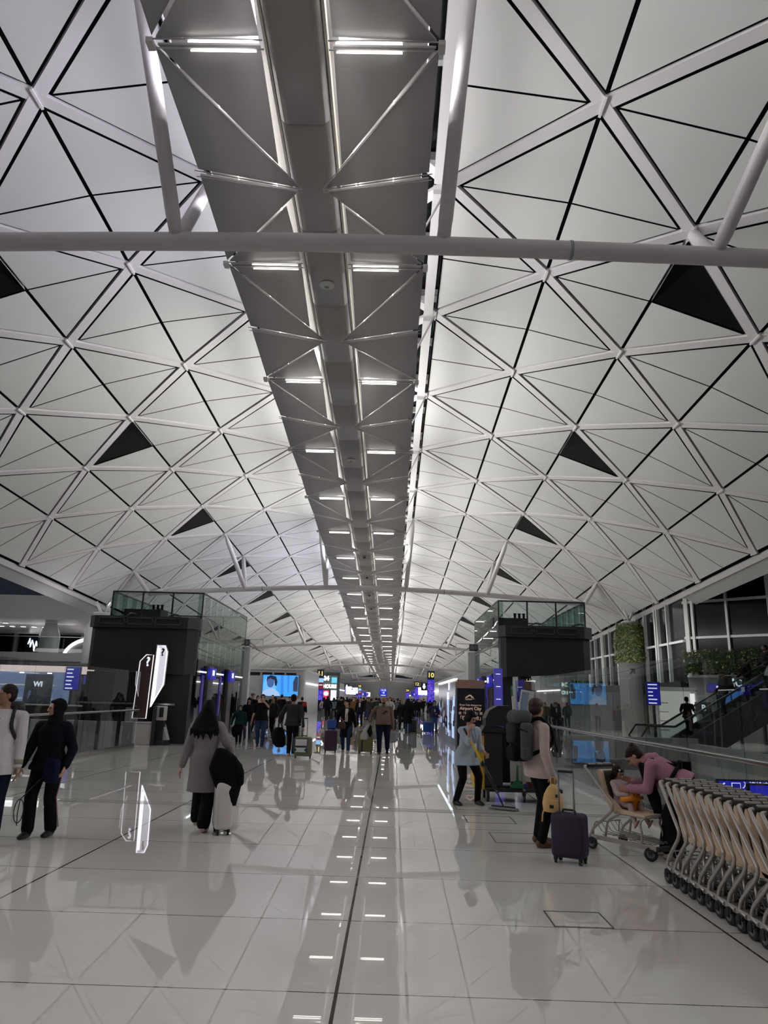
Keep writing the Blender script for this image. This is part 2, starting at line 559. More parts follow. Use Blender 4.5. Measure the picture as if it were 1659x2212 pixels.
# pale side rails beside the spine
M_cream = mat('cream_side_rail', (0.72, 0.70, 0.62), 0.4)
for s in (-1, 1):
    mb = MB()
    for i in range(-5, HALL_END - 3):
        mb.beam(gp(s * .53, Z0 + i, .12), gp(s * .53, Z0 + i + 1, .12), 0.05, 0.28)
    mb.build('side_rail', M_cream, gt)
# slim hangers from the crown
for i in range(-4, 24):
    z = Z0 + i
    for s in (-1, 1):
        MB().tube([gp(s * 2.0, z, 0.05), roof(s * A0, z) - V((XC, 0, 0))], 0.03, 6).build('hanger_rod', M_white, gt)
# white tubes inside the gantry that light the slits from above
M_slit = glow('gantry_inner_tube', (1, .97, .9), 11.0)
mb = MB()
for i in range(-5, 36):
    for s in (-1, 1):
        mb.tube([gp(s * .88, Z0 + i + .08, .17), gp(s * .88, Z0 + i + .92, .17)], 0.02, 6); mb.tube([gp(s * 1.7, Z0 + i + .1, .20), gp(s * 1.7, Z0 + i + .9, .20)], 0.012, 6)
mb.build('inner_tubes', M_slit, gt)
reflector = MB()
for i in range(-5, HALL_END - 3):
    for s in (-1, 1):
        reflector.beam(gp(s * 1.42, Z0 + i, .36), gp(s * 1.42, Z0 + i + 1, .36), 1.8, .03)
reflector.build('slit_reflector', M_white, gt)  # added white reflector, unseen above the wings, makes the slits look bright
# round smoke detectors and cameras on the spine's underside
dets = [(-.0, 16.35), (0.0, 28.4)]
M_grille = mat('speaker_grille', (0.75, 0.75, 0.72), 0.5)
for n, (x, y) in enumerate(dets):
    d = thing('ceiling_speaker', ['round perforated speaker under the gantry spine, the larger nearer one',
                                  'round perforated speaker under the gantry spine, the smaller farther one'][n], 'speaker', (XC + x, y, gantry_h(y / L) - .23))
    MB().lathe([(.20, 0), (.19, -.03), (.12, -.07), (.05, -.08)], n=20).build('grille', M_grille, d)
    MB().lathe([(.07, -.075), (.05, -.09), (.01, -.095)], n=12).build('hub', M_gantry, d)
for n, y in enumerate((44.6, 50.5, 57, 63)):
    d = thing('dome_camera', 'small black dome camera under the gantry spine', 'security camera', (XC, y, gantry_h(y / L) - .23), group='dome cameras under the gantry')
    MB().lathe([(.14, 0), (.14, -.06), (.10, -.06)], n=16).build('mount', M_wallwhite, d)
    MB().ell((0, 0, -.07), (.10, .10, .11), 12, 8).build('dome', M_dark, d)
# ================================================================== FLOOR AND SHELL
def floor_mat():
    m = bpy.data.materials.new('polished_white_stone'); m.use_nodes = True
    nt = m.node_tree; b = nt.nodes['Principled BSDF']
    tc = nt.nodes.new('ShaderNodeTexCoord'); sep = nt.nodes.new('ShaderNodeSeparateXYZ')
    nt.links.new(tc.outputs['Object'], sep.inputs[0])
    def line(sock, origin, pitch, half):
        a = nt.nodes.new('ShaderNodeMath'); a.operation = 'SUBTRACT'; a.inputs[1].default_value = origin
        nt.links.new(sep.outputs[sock], a.inputs[0])
        p = nt.nodes.new('ShaderNodeMath'); p.operation = 'PINGPONG'; p.inputs[1].default_value = pitch / 2
        nt.links.new(a.outputs[0], p.inputs[0])
        l = nt.nodes.new('ShaderNodeMath'); l.operation = 'LESS_THAN'; l.inputs[1].default_value = half
        nt.links.new(p.outputs[0], l.inputs[0])
        return l
    lx = line('X', -0.285, 2.94, 0.011); ly = line('Y', 6.22, 1.42, 0.006)
    mxl = nt.nodes.new('ShaderNodeMath'); mxl.operation = 'MAXIMUM'
    nt.links.new(lx.outputs[0], mxl.inputs[0]); nt.links.new(ly.outputs[0], mxl.inputs[1])
    n = nt.nodes.new('ShaderNodeTexNoise'); n.inputs['Scale'].default_value = 0.6; n.inputs['Detail'].default_value = 5
    nt.links.new(tc.outputs['Object'], n.inputs['Vector'])
    r = nt.nodes.new('ShaderNodeValToRGB')
    r.color_ramp.elements[0].position = 0.3; r.color_ramp.elements[0].color = (0.72, 0.69, 0.66, 1)
    r.color_ramp.elements[1].position = 0.7; r.color_ramp.elements[1].color = (0.79, 0.765, 0.735, 1)
    nt.links.new(n.outputs['Fac'], r.inputs[0])
    mx = nt.nodes.new('ShaderNodeMix'); mx.data_type = 'RGBA'
    mx.inputs['B'].default_value = (0.06, 0.06, 0.06, 1)
    nt.links.new(mxl.outputs[0], mx.inputs['Factor']); nt.links.new(r.outputs[0], mx.inputs['A'])
    nt.links.new(mx.outputs['Result'], b.inputs['Base Color'])
    b.inputs['Roughness'].default_value = 0.012
    b.inputs['IOR'].default_value = 1.52
    return m
M_floor = floor_mat()
fl = MB()
VOID_R = (4.25, 9.6, -2.0, 24.0)     # x0, x1, y0, y1 openings to the arrivals level below
VOID_L = (-15.0, -8.25, -2.0, 23.6)
FX0, FX1, FY0, FY1 = -46.0, 34.0, -10.0, 270.0
def slab(x0, x1, y0, y1): fl.box(((x0 + x1) / 2, (y0 + y1) / 2, -0.15), (x1 - x0, y1 - y0, 0.3))
slab(VOID_L[1], VOID_R[0], FY0, FY1)
slab(FX0, VOID_L[1], VOID_L[3], FY1); slab(VOID_R[0], FX1, VOID_R[3], FY1)
slab(FX0, VOID_L[0], FY0, VOID_L[3]); slab(VOID_R[1], FX1, FY0, VOID_R[3])
struct(fl.build('floor', M_floor))
M_lower = mat('lower_floor_stone', (0.35, 0.34, 0.33), 0.1)
low = MB(); low.box((-6, 12, -5.1), (80, 60, 0.2)); struct(low.build('floor_lower', M_lower))
# expansion joint across the hall, access covers in the floor
j = MB()
j.box((-2, 12.02, 0.001), (12.4, 0.05, 0.004)); j.box((-2, 12.16, 0.001), (12.4, 0.02, 0.004)); j.box((-2, 11.9, 0.001), (12.4, 0.02, 0.004))
struct(j.build('trim_7', mat('joint_metal', (0.30, 0.29, 0.28), 0.3, .5)))
M_line = mat('dark_joint', (0.03, 0.03, 0.03), 0.4)
def cover(x0, x1, y0, y1, n):
    c = MB(); t = 0.012
    for x in (x0, x1): c.box((x, (y0 + y1) / 2, 0.001), (t, y1 - y0 + t, 0.003))
    for y in (y0, y1): c.box(((x0 + x1) / 2, y, 0.001), (x1 - x0 + t, t, 0.003))
    struct(c.build('trim_%d' % n, M_line))
cover(1.33, 1.79, 6.24, 6.66, 8); cover(1.35, 1.95, 9.6, 10.3, 9); cover(1.15, 1.85, 11.05, 11.7, 10)
cover(1.1, 2.1, 12.3, 13.0, 11); cover(2.9, 3.55, 9.8, 10.4, 12)
# far end wall, side enclosure of the hall
wl = MB(); wl.box((-2, FY1 - 2, 4), (60, .4, 9)); struct(wl.build('wall_far', M_offgrey))
wl = MB(); wl.box((-2, FY0 - 0.2, 8), (90, .4, 27)); struct(wl.build('wall_back', M_offgrey))
wl = MB(); wl.box((FX0, 100, 3), (.4, 240, 18)); struct(wl.build('wall_left', M_dark))
wl = MB(); wl.box((FX1, 100, 3), (.4, 240, 18)); struct(wl.build('wall_right', M_dark))
# ================================================================== BALUSTRADES ROUND THE OPENINGS
def balustrade(name, label, x, y0, y1, side, step, top, posts=()):
    t = thing(name, label, 'glass balustrade', (x, y0, 0))
    y = y0
    while y < y1 - 0.05:
        e = min(y + step, y1)
        MB().box((0, (y + e) / 2 - y0, top / 2 + .06), (0.02, e - y - 0.012, top - 0.06)).build('glass_pane', M_glass, t)
        y = e
    MB().box((0, (y1 - y0) / 2, 0.05), (0.09, y1 - y0, 0.13), bev=.008).build('base_shoe', M_chrome, t)
    MB().box((-side * 0.06, (y1 - y0) / 2, 1.13), (0.075, y1 - y0, 0.05), bev=.012).build('handrail', M_chrome, t)
    for py in posts:
        MB().box((side * .06, py - y0, 0.56), (0.09, 0.075, 1.12)).build('post', M_dark, t)
    return t
balustrade('glass_balustrade', 'tall clear glass balustrade with steel handrail at right, beside the trolleys', 4.06, 0.5, 23.9, 1, 1.62, 2.34, (21.4,))
balustrade('glass_balustrade', 'tall glass balustrade with dark posts at left, behind the woman in the black headscarf', -8.12, 3.0, 23.5, -1, 1.5, 2.30,
           (12.0, 13.6, 15.2, 16.6, 17.85, 18.5, 19.2, 20.7, 22.25))
# slab edges seen through the glass on the far side of the openings
for nm, x0, x1, y0, y1, z0, z1 in (('trim_13', 9.6, 9.9, 0, 24, -1.3, .55), ('trim_14', 4.2, 9.9, 24.0, 24.3, -1.3, .7),
                                   ('trim_15', -15.3, -15.0, 0, 24, -1.3, .8), ('trim_16', -15.3, -8.2, 23.6, 23.9, -1.3, 0.75)):
    struct(MB().box(((x0 + x1) / 2, (y0 + y1) / 2, (z0 + z1) / 2), (x1 - x0, y1 - y0, z1 - z0)).build(nm, M_offgrey))
M_striplight = glow('white_strip_light', (1.0, 0.98, 0.96), 5.0)
a, b = V((-14.9, 17.0, 0.4)), V((-14.9, 23.4, -0.55))
tag(MB().beam(a, b, .06, .10).build('light_strip', M_striplight), 'long white light strip sloping down behind the left glass balustrade', 'light')
# lower level lamps glow softly through the wells
for i, (x, y) in enumerate(((7, 10), (7, 18), (-11.5, 12), (-11.5, 19))):
    area('lower_level_lamp', (x, y, -0.6), (0, 0, -1), 1.5, 1.5, 60, (1, .97, .93))

# ================================================================== SIDE BUILDINGS
M_blue = glow('blue_sign_face', (0.012, 0.012, 0.30), 1.0)
M_bluebright = glow('bright_blue_screen', (0.05, 0.33, 0.95), 1.0)
M_signwhite = glow('white_sign_lettering', (0.85, 0.87, 1.0), 1.1)
M_yellow = glow('yellow_sign_digits', (1.0, 0.83, 0.18), 1.1)
M_pink = glow('pinkish_light_band', (0.80, 0.62, 0.60), 1.0)
M_navy = mat('navy_pylon', (0.008, 0.008, 0.03), 0.25)
M_brown = mat('brown_panel', (0.055, 0.035, 0.032), 0.35)
M_copper = mat('copper_band', (0.62, 0.36, 0.24), 0.3, 0.4)

def round_column(label, x, y, top, r, planted):
    t = thing('round_column', label, 'column', (x, y, 0))
    MB().lathe([(r, 0), (r, top - 1.0), (r * .99, top - .9), (r * .55, top), (r * .5, top)], n=36).build('shaft', M_wallwhite if not planted else M_offgrey, t)
    MB().lathe([(r * .6, top), (r * .6, top + .08)], n=36).build('cap', M_white, t)
    for s in (-1, 1):
        MB().tube([(0, s * .15, top), (s * .35, s * .3, top + .75)], .09, 8).build('bracket', M_white, t)
    if planted:
        lf = MB(); rnd = random.Random(3)
        for i in range(5200):
            a = rnd.uniform(-PI, PI) ; z = rnd.uniform(4.35, top - .05)
            rr = r + .02 + rnd.uniform(0, .13)
            if z > top - .95: rr = r * (1 - .30 * ((z - top + .95) / .95) ** 1.6) + rnd.uniform(.03, .12)
            p = V((rr * math.cos(a), rr * math.sin(a), z))
            n = V((math.cos(a), math.sin(a), 0)); tt = V((-math.sin(a), math.cos(a), 0))
            ln = rnd.uniform(.12, .26)
            d = (n * rnd.uniform(.25, .8) + V((0, 0, -1)) * rnd.uniform(.2, 1) + tt * rnd.uniform(-1, 1)).normalized()
            sd = d.cross(n + V((.01, 0, .2))).normalized() * ln * .16
            lf.add([p, p + d * ln * .5 + sd, p + d * ln, p + d * ln * .5 - sd], [(0, 1, 2, 3)])
        lettering('pictogram', '\u2197', .55, M_dark, t, (-.25, -r - .02, 3.75), bold=.02)
        o = lf.build('foliage', None, t); o['kind'] = 'stuff'
        o.data.materials.append(leaf_mat(0)); o.data.materials.append(leaf_mat(1)); o.data.materials.append(leaf_mat(2))
        o.data.polygons.foreach_set('material_index', [min(2, int(abs(math.sin(i * .37) * 1.6) + (i % 7) * .2)) for i in range(len(o.data.polygons))])
    return t
def leaf_mat(i): return mat('leaf_green_%s' % 'abc'[i], [(0.10, 0.16, 0.04), (0.22, 0.27, 0.07), (0.05, 0.09, 0.03)][i], 0.5)
round_column('thick white round column left of the dark screen, holding up the vault edge', -18.6, 45.5, 6.45, 0.92, False)
round_column('round column wrapped in green plants beside the window wall at right', 15.35, 46.6, 6.85, 0.80, True)
MB_icon = None

# --- upper gallery on the left beyond the vault
t = struct(MB().box((-33.2, 49.5, 7.2), (26, .4, 1.65)).build('wall_gallery', M_wallwhite))
struct(MB().box((-33.2, 57, 6.45), (26, 15, .12)).build('ceiling_gallery', M_wallwhite))
struct(MB().box((-33.4, 57, 3.85), (26, 15, .55)).build('floor_gallery', M_offgrey))
struct(MB().box((-33, 64.0, 5.2), (26, .2, 2.6)).build('window_2', M_darkglass))
g = MB()
for x in (-24.5, -27.5, -30.5, -33.5, -36.5): g.box((x, 63.8, 5.2), (.35, .3, 2.6))
struct(g.build('trim_17', M_wallwhite))
round_column('short round column standing on the left upper gallery', -25.2, 51.2, 6.35, .72, False).location = (-24.9, 52.0, 0)
for row, yy in enumerate((52.6, 55.4)):
    for i in range(10 if row else 7):
        d = thing('downlight', 'small round downlight in a row under the left gallery ceiling', 'downlight', (-28.6 - .85 * i + row * 1.6, yy, 6.38), group='gallery downlights')
        MB().lathe([(.24, 0), (.24, -.03), (.2, -.04)], n=14).build('trim_ring', M_wallwhite, d)
        MB().lathe([(.19, -.035), (.18, -.05)], n=14).build('lens', M_striplight, d)
rail = thing('gallery_railing', 'glass railing with dark posts along the left upper gallery edge', 'railing', (-33.2, 49.6, 4.12))
MB().box((0, 0, .55), (26, .02, 1.0)).build('glass_pane', M_glass, rail)
MB().box((0, 0, 1.1), (26, .07, .05)).build('handrail', M_chrome, rail)
for i in range(15): MB().box((12.2 - i * 1.75, .05, .5), (.08, .08, 1.0)).build('post', M_dark, rail)
# lit white arch of a shop on the gallery
t = thing('arched_shopfront', 'white glowing arch of a shop on the left upper gallery', 'shopfront', (-25.0, 60.0, 4.12))
pts = [(2.4 * math.cos(PI * i / 20), 0, 1.75 * math.sin(PI * i / 20)) for i in range(21)]
MB().tube(pts, .16, 8).build('light_arch', glow('arch_light', (1, .9, .93), 1.6), t)
MB().loft([[V((p[0] * .93, dy, p[2] * .93)) for p in pts] for dy in (.1, .2)], smooth=False).build('back_panel', mat('arch_back', (.45, .42, .45), .5), t)
t = thing('neon_sign', 'white scribbled neon sign in the window of the left upper gallery', 'sign', (-31.2, 63.2, 5.5))
rnd = random.Random(5)
MB().tube([(-.9 + .12 * i, 0, .45 * math.sin(i * 2.3) + .2 * math.sin(i * .9)) for i in range(16)], .045, 6).build('tube_script', M_striplight, t)
MB().box((0, .06, -.3), (2.4, .03, 2.1)).build('backboard', M_navy, t)

# --- window wall beyond the right vault edge
def window_wall(name, p, q, h0, h1, mull, trans, n):
    p, q = V((*p, 0)), V((*q, 0)); d = (q - p); ln = d.length; d.normalize(); nrm = V((d.y, -d.x, 0))
    rz = math.atan2(d.y, d.x); c = (p + q) / 2
    struct(MB().box((c.x, c.y, (h0 + h1) / 2), (ln, .05, h1 - h0), rz).build('window_%d' % n, M_darkglass))
    mb = MB()
    for i, s in enumerate(mull):
        o = p + d * s + nrm * .12
        wd = .22 if i % 2 == 0 else .12
        mb.box((o.x, o.y, (h0 + h1) / 2), (wd, .22, h1 - h0), rz)
        if i % 2 == 0: mb.box((o.x + d.x * .33, o.y + d.y * .33, (h0 + h1) / 2), (.14, .2, h1 - h0), rz)
    for z in trans:
        o = c + nrm * .10
        mb.box((o.x, o.y, z), (ln, .14, .13), rz)
    struct(mb.build('trim_%d' % (n + 30), M_wallwhite))
window_wall('w', (16.25, 120), (16.25, 40.0), 0, 8.6, [i * 1.9 for i in range(42)], (2.6, 5.2), 3)
struct(MB().box((20.37, 36.0, 1.65), (11.5, .12, 3.3), math.atan2(-8.0, 8.25)).build('wall_sill_right', mat('sill_grey', (.17, .17, .175), .4)))
window_wall('w', (16.25, 40.0), (24.5, 32.0), 3.3, 11.5, [.2 + i * 2.15 for i in range(6)], (3.3, 5.35, 7.3, 9.3), 4)
# planter strip along the window sill
def planter(label, p, q, h0, h1, n, seed):
    t = thing('green_wall_planter', label, 'planter', (*p, h0))
    P0, Q0 = V((0, 0, 0)), V((q[0] - p[0], q[1] - p[1], 0)); d = (Q0 - P0); ln = d.length; d.normalize(); nr = V((d.y, -d.x, 0)) * -1
    if nr.y > 0: nr = -nr
    MB().beam(P0 + V((0, 0, (h1 - h0) / 2)), Q0 + V((0, 0, (h1 - h0) / 2)), .25, h1 - h0).build('trough', mat('planter_dark_soil', (.012, .014, .01), .9), t)
    lf = MB(); rnd = random.Random(seed)
    for i in range(n):
        b = P0 + d * rnd.uniform(0, ln) + nr * rnd.uniform(.13, .3) + V((0, 0, rnd.uniform(-.05, h1 - h0 + .12)))
        dr = (nr * rnd.uniform(.1, .8) + V((rnd.uniform(-1, 1), rnd.uniform(-1, 1), rnd.uniform(-1, .5)))).normalized()
        l_ = rnd.uniform(.10, .24); sd = dr.cross(V((.3, .2, .9))).normalized() * l_ * .22
        lf.add([b, b + dr * l_ * .5 + sd, b + dr * l_, b + dr * l_ * .5 - sd], [(0, 1, 2, 3)])
    o = lf.build('foliage', None, t); o['kind'] = 'stuff'
    for i in range(3): o.data.materials.append(leaf_mat(i))
    o.data.polygons.foreach_set('material_index', [(i * 7 + i // 3) % 3 for i in range(len(o.data.polygons))])
planter('dark green strip of plants along the slanted window wall at far right', (16.0, 39.6), (24.0, 31.9), 3.45, 4.55, 3400, 1)
planter('dark green strip of plants low on the window wall behind the planted column', (15.9, 70), (15.9, 40), 2.3, 3.0, 1600, 2)

# --- shops on the right behind the well
struct(MB().box((17.0, 50.0, 1.25), (15, .3, 2.5)).build('wall_shops_right', mat('shop_wall_grey', (.25, .25, .25), .4)))
def screen(name, label, cat, loc, wd, ht, face, frame=M_dark, rz=0.0, depth=.10, foot=None, extras=(), group=None):
    t = thing(name, label, cat, loc, rz, group)
    MB().box((0, depth / 2, ht / 2), (wd + .06, depth, ht + .06), bev=.012).build('housing', frame, t)
    MB().box((0, -.008, ht / 2), (wd, .012, ht)).build('display', face, t)
    if foot: MB().box((0, depth / 2, -foot / 2), (wd * .8 if foot < .6 else .12, depth * .8, foot)).build('stand', frame, t)
    for nm, x, z, w_, h_, m in extras: MB().box((x, -.018, z), (w_, .008, h_)).build(nm, m, t)
    return t
def line_extras(wd, ht, rows, m=None, seed=1, x0=-.42):
    rnd = random.Random(seed); out = []
    for i in range(rows):
        l_ = rnd.uniform(.35, .75) * wd
        out.append(('text_line', x0 * wd + l_ / 2, ht * (1 - (i + .6) / rows), l_, ht / rows * .32, m or M_signwhite))
    return out
p = at(1413, 1522, 36)
screen('directory_sign', 'tall blue lit directory sign behind the right balustrade, below the planted column', 'sign', p, .62, 1.05, M_blue, extras=line_extras(.62, 1.05, 6, seed=2), foot=p.z)
p = at(1466, 1560, 38)
t = thing('lit_shopfront', 'bright white shopfront with shelves seen behind the foot of the escalator', 'shopfront', (p.x, p.y, 0))
MB().box((0, .6, 1.25), (2.0, .1, 2.5)).build('back_wall', glow('shop_interior_white', (.75, .72, .68), .55), t)
MB().box((0, .3, 2.55), (2.1, .7, .2)).build('header', M_wallwhite, t)
for i in range(4): MB().box((-.7, .45, .5 + .45 * i), (.7, .25, .05)).build('shelf', M_wallwhite, t)
for x in (-1.0, 1.0): MB().box((x, .3, 1.25), (.1, .7, 2.5)).build('side_wall', M_wallwhite, t)
MB().box((.85, .1, 1.4), (.25, .05, 1.9)).build('light_panel', glow('shop_light_panel', (1, .97, .95), 1.2), t)
p = at(1603, 1476, 36.6)
t = thing('shop_name_sign', 'white glowing shop letters above the escalator at far right', 'sign', p)
MB().box((0, .08, 0), (2.2, .04, .7)).build('backboard', mat('sign_backboard', (.06, .06, .065), .5), t)
for x in (-.9, .9): MB().box((x, .12, -p.z / 2), (.08, .06, p.z)).build('post', M_dark, t)
lettering('letters', 'HOTT', .55, M_signwhite, t, (0, 0, 0), bold=.012)
p = at(1589, 1540, 40)
for i, (px, lab) in enumerate(((1571, 'pale blue lit panel behind the escalator, the left of two'), (1598, 'pale blue lit panel behind the escalator, the right of two'))):
    p = at(px, 1540, (37.3, 36.7)[i])
    screen('blue_display', lab, 'screen', p, .62, 1.05, glow('pale_blue_panel', (.10, .25, .75), .8), foot=p.z)
p = at(1520, 1532, 36)
t = screen('lift_sign', 'small dark brown sign with a white letter B under the escalator handrail', 'sign', p - V((0, 0, .2)), .7, .5, M_brown, foot=p.z - .2)
lettering('letter', 'B', .4, M_signwhite, t, (0, -.03, .25), bold=.01)
for px, py, lab in ((1550, 1487, 'small violet-blue sign left of the man in the cap on the escalator'), (1645, 1481, 'violet-blue sign with white writing at the right edge above the escalator')):
    p = at(px, py + 8, 37.6 if px < 1600 else 35.6)
    screen('blue_sign', lab, 'sign', p, 1.0, .42, glow('violet_sign', (.03, .025, .22), 1.0), foot=p.z, extras=(('text_line', .15, .26, .4, .1, M_signwhite), ('text_line', .2, .1, .3, .06, M_signwhite)))

# --- escalator
E0, E1 = V((11.2, 30.0, 0.0)), V((20.6, 30.0, 5.45))
t = thing('escalator', 'dark escalator rising to the right behind the right glass balustrade', 'escalator', E0)
d = E1 - E0
M_truss = mat('escalator_cladding', (.10, .10, .105), .3)
for s, y in ((0, -.75), (1, .75)):
    MB().prism([(-1.2, .0), (-.3, .22), (0, .25), (d.x, d.z + .25), (d.x + 1.5, d.z + .25), (d.x + 1.5, d.z - 1.0), (d.x, d.z - 1.1), (1.6, 0)], y - .06, y + .06,
               Matrix.Rotation(PI / 2, 4, 'X')).build('side_cladding', M_truss, t)
    MB().prism([(-1.0, .1), (0.2, .1), (d.x, d.z + .1), (d.x + 1.2, d.z + .1), (d.x + 1.2, d.z + .9), (d.x - .1, d.z + .9), (0, .9), (-1.0, .9)], y - .012, y + .012,
               Matrix.Rotation(PI / 2, 4, 'X')).build('glass_side', M_glass, t)
    MB().tube([(-1.05, y, .15), (-1.35, y, .5), (-1.05, y, .92), (0, y, .92), (d.x * .5, y, d.z * .5 + .92), (d.x, y, d.z + .92), (d.x + 1.2, y, d.z + .92)], .045, 8).build('handrail', M_dark, t)
st = MB()
for i in range(24):
    f = (i + .5) / 24
    st.box((d.x * f, 0, d.z * f - .10), (.40, 1.4, .22))
st.build('steps', M_grey, t)
# sign of the level below, white on blue
p = at(1612, 1731, 17)
t = screen('overhead_sign', 'bright blue sign with white arrow and writing on the level below, behind the trolleys', 'sign', p, 1.15, .42, glow('saturated_blue', (.015, .02, .42), 1.0), foot=4.3)
lettering('arrow', '\u2190', .24, M_signwhite, t, (-.45, -.03, .30), bold=.006)
MB().box((-.2, -.02, .30), (.2, .01, .17)).build('pictogram_plate', M_signwhite, t)
MB().box((-.2, -.03, .30), (.17, .008, .14)).build('pictogram', M_blue, t)
lettering('chinese_text', '\u5165\u5883\u6aa2\u67e5', .155, M_signwhite, t, (.24, -.03, .33), bold=.002)
lettering('english_text', 'Immigration', .095, M_signwhite, t, (.20, -.03, .20), bold=.002)
p = at(1655, 1760, 14)
screen('blue_sign', 'plain bright blue sign panel at the right edge on the level below', 'sign', p, .5, .5, glow('saturated_blue', (.015, .02, .42), 1.0), foot=4.2)

# --- shops on the left behind the balustrade
struct(MB().box((-26, 42.0, 1.6), (20, .3, 3.2)).build('wall_shops_left', mat('shop_wall_dark', (.06, .06, .065), .3)))
for i, (x0, x1) in enumerate(((-31.5, -25.4), (-23.6, -17.0))):
    t = thing('light_band', ['long pinkish light band above the far left shops', 'long pinkish light band above the left shops near the dark screen'][i], 'light', ((x0 + x1) / 2, 41.4, 2.9 - .12 * i))
    MB().box((0, 0, 0), (x1 - x0, .12, .42)).build('diffuser', M_pink, t)
    MB().box((0, .12, 0), (x1 - x0 + .1, .14, .5)).build('housing', M_dark, t)
p = at(153, 1490, 38)
screen('directory_sign', 'tall purple-blue lit directory sign behind the left balustrade', 'sign', p, 0.75, 1.15, M_blue, extras=line_extras(.75, 1.15, 6, seed=4), foot=p.z)
p = at(285, 1525, 36)
screen('tall_screen', 'tall bright blue screen at the end of the left shops', 'screen', p, .55, 1.5, M_bluebright, foot=p.z, extras=(('figure', -.05, .55, .25, .9, M_navy),))
for i, (px, w_, lab) in enumerate(((193, .7, 'small violet screen above the left shop counter, left of two'), (216, .7, 'small violet screen above the left shop counter, right of two'))):
    p = at(px, 1478, 39)
    screen('menu_screen', lab, 'screen', p + V(((-.1, .1)[i], 0, 0)), .50, .42, glow('violet_screen', (.04, .03, .30), .8), foot=p.z)
p = at(82, 1478, 37)
t = thing('shop_name_sign', 'white glowing letters on a grey panel behind the left balustrade', 'sign', p)
MB().box((0, .1, .5 - p.z / 2 - .25), (1.4, .06, p.z + .5)).build('backboard', mat('grey_blue_panel', (.10, .115, .14), .4), t)
lettering('letters', 'WI', .36, M_signwhite, t, (0, 0, 0), bold=.01)
t = thing('lit_shopfront', 'pale blue lit shop display behind the man in the white shirt', 'shopfront', (at(38, 1500, 38.5).x, 38.5, 0))
MB().box((0, .8, 1.3), (5.0, .1, 2.6)).build('back_wall', glow('pale_blue_wall', (.13, .17, .30), 1.0), t)
for i in range(3): MB().box((-.4, .4, .5 + .7 * i), (4.4, .4, .07)).build('shelf', M_wallwhite, t)
for i in range(3): MB().lathe([(.1, 2.55), (.12, 2.5)], (-1.6 + i * 1.5, .3, 0), 12).build('spotlight', M_striplight, t)
t = thing('triangle_patterned_wall', 'wall with large triangles of brown, ochre and maroon between the left shops', 'wall panel', (at(122, 1500, 41.2).x, 41.2, 0))
MB().box((0, .1, 1.2), (2.6, .1, 2.4)).build('board', mat('taupe_board', (.10, .09, .08), .4), t)
for nm, pts, c in (('triangle', [(-1.2, .2), (.1, .2), (-.2, 1.5)], (.16, .05, .06)), ('triangle', [(-1.2, 1.6), (-.3, 1.5), (-1.0, 2.3)], (.24, .16, .06)), ('triangle', [(.2, .3), (1.2, .3), (.9, 2.2)], (.13, .11, .09))):
    MB().prism(pts, .0, .04, Matrix.Translation((0, .05, 0)) @ Matrix.Rotation(PI / 2, 4, 'X')).build(nm, mat('tri_%.2f' % c[0], c, .4), t)
t = thing('shop_counter', 'long low dark shop counter with a pale top behind the left balustrade', 'counter', (at(205, 1500, 36.5).x, 36.5, 0))
MB().box((0, 0, .45), (9, .7, .9)).build('front', mat('counter_brown', (.06, .04, .035), .4), t)
MB().box((0, 0, .93), (9.1, .8, .06)).build('top', M_wallwhite, t)

# lamps along the right vault edge, lamps and an added fill in the side areas
for i in range(7):
    y = 47.5 + i * 2.6; a = ang(6) + .016; p = roof(a, y / L)
    t = thing('eave_lamp', 'bright lamp in the row under the right vault edge', 'lamp', (p.x + .25, y, p.z - .34), group='lamps under the right vault edge')
    MB().box((0, 0, .05), (.30, 1.5, .12), bev=.02).build('housing', M_wallwhite, t)
    MB().box((0, 0, -.02), (.22, 1.3, .03)).build('lens', M_striplight, t)
area('window_wall_lamp', (13.5, 38.0, 7.4), (.5, -.1, -1), 2, 14, 260, (1, .98, .95), math.radians(105))
area('window_wall_lamp', (13.0, 55.0, 6.4), (.5, 0, -1), 2, 16, 200, (1, .98, .95), math.radians(105))
area('gallery_lamp', (-28, 54.0, 6.3), (0, -.2, -1), 8, 3, 160, (1, .95, .97))
area('shop_ceiling_lamp', (-20, 37.0, 3.6), (0, .35, -1), 10, 2, 150, (1, .95, .95))
area('gallery_fill', (-24, 41.0, 4.6), (0, .8, 1), 10, 1, 160, (1, .97, .97))  # added fill light, brightens the gallery fascia and the column
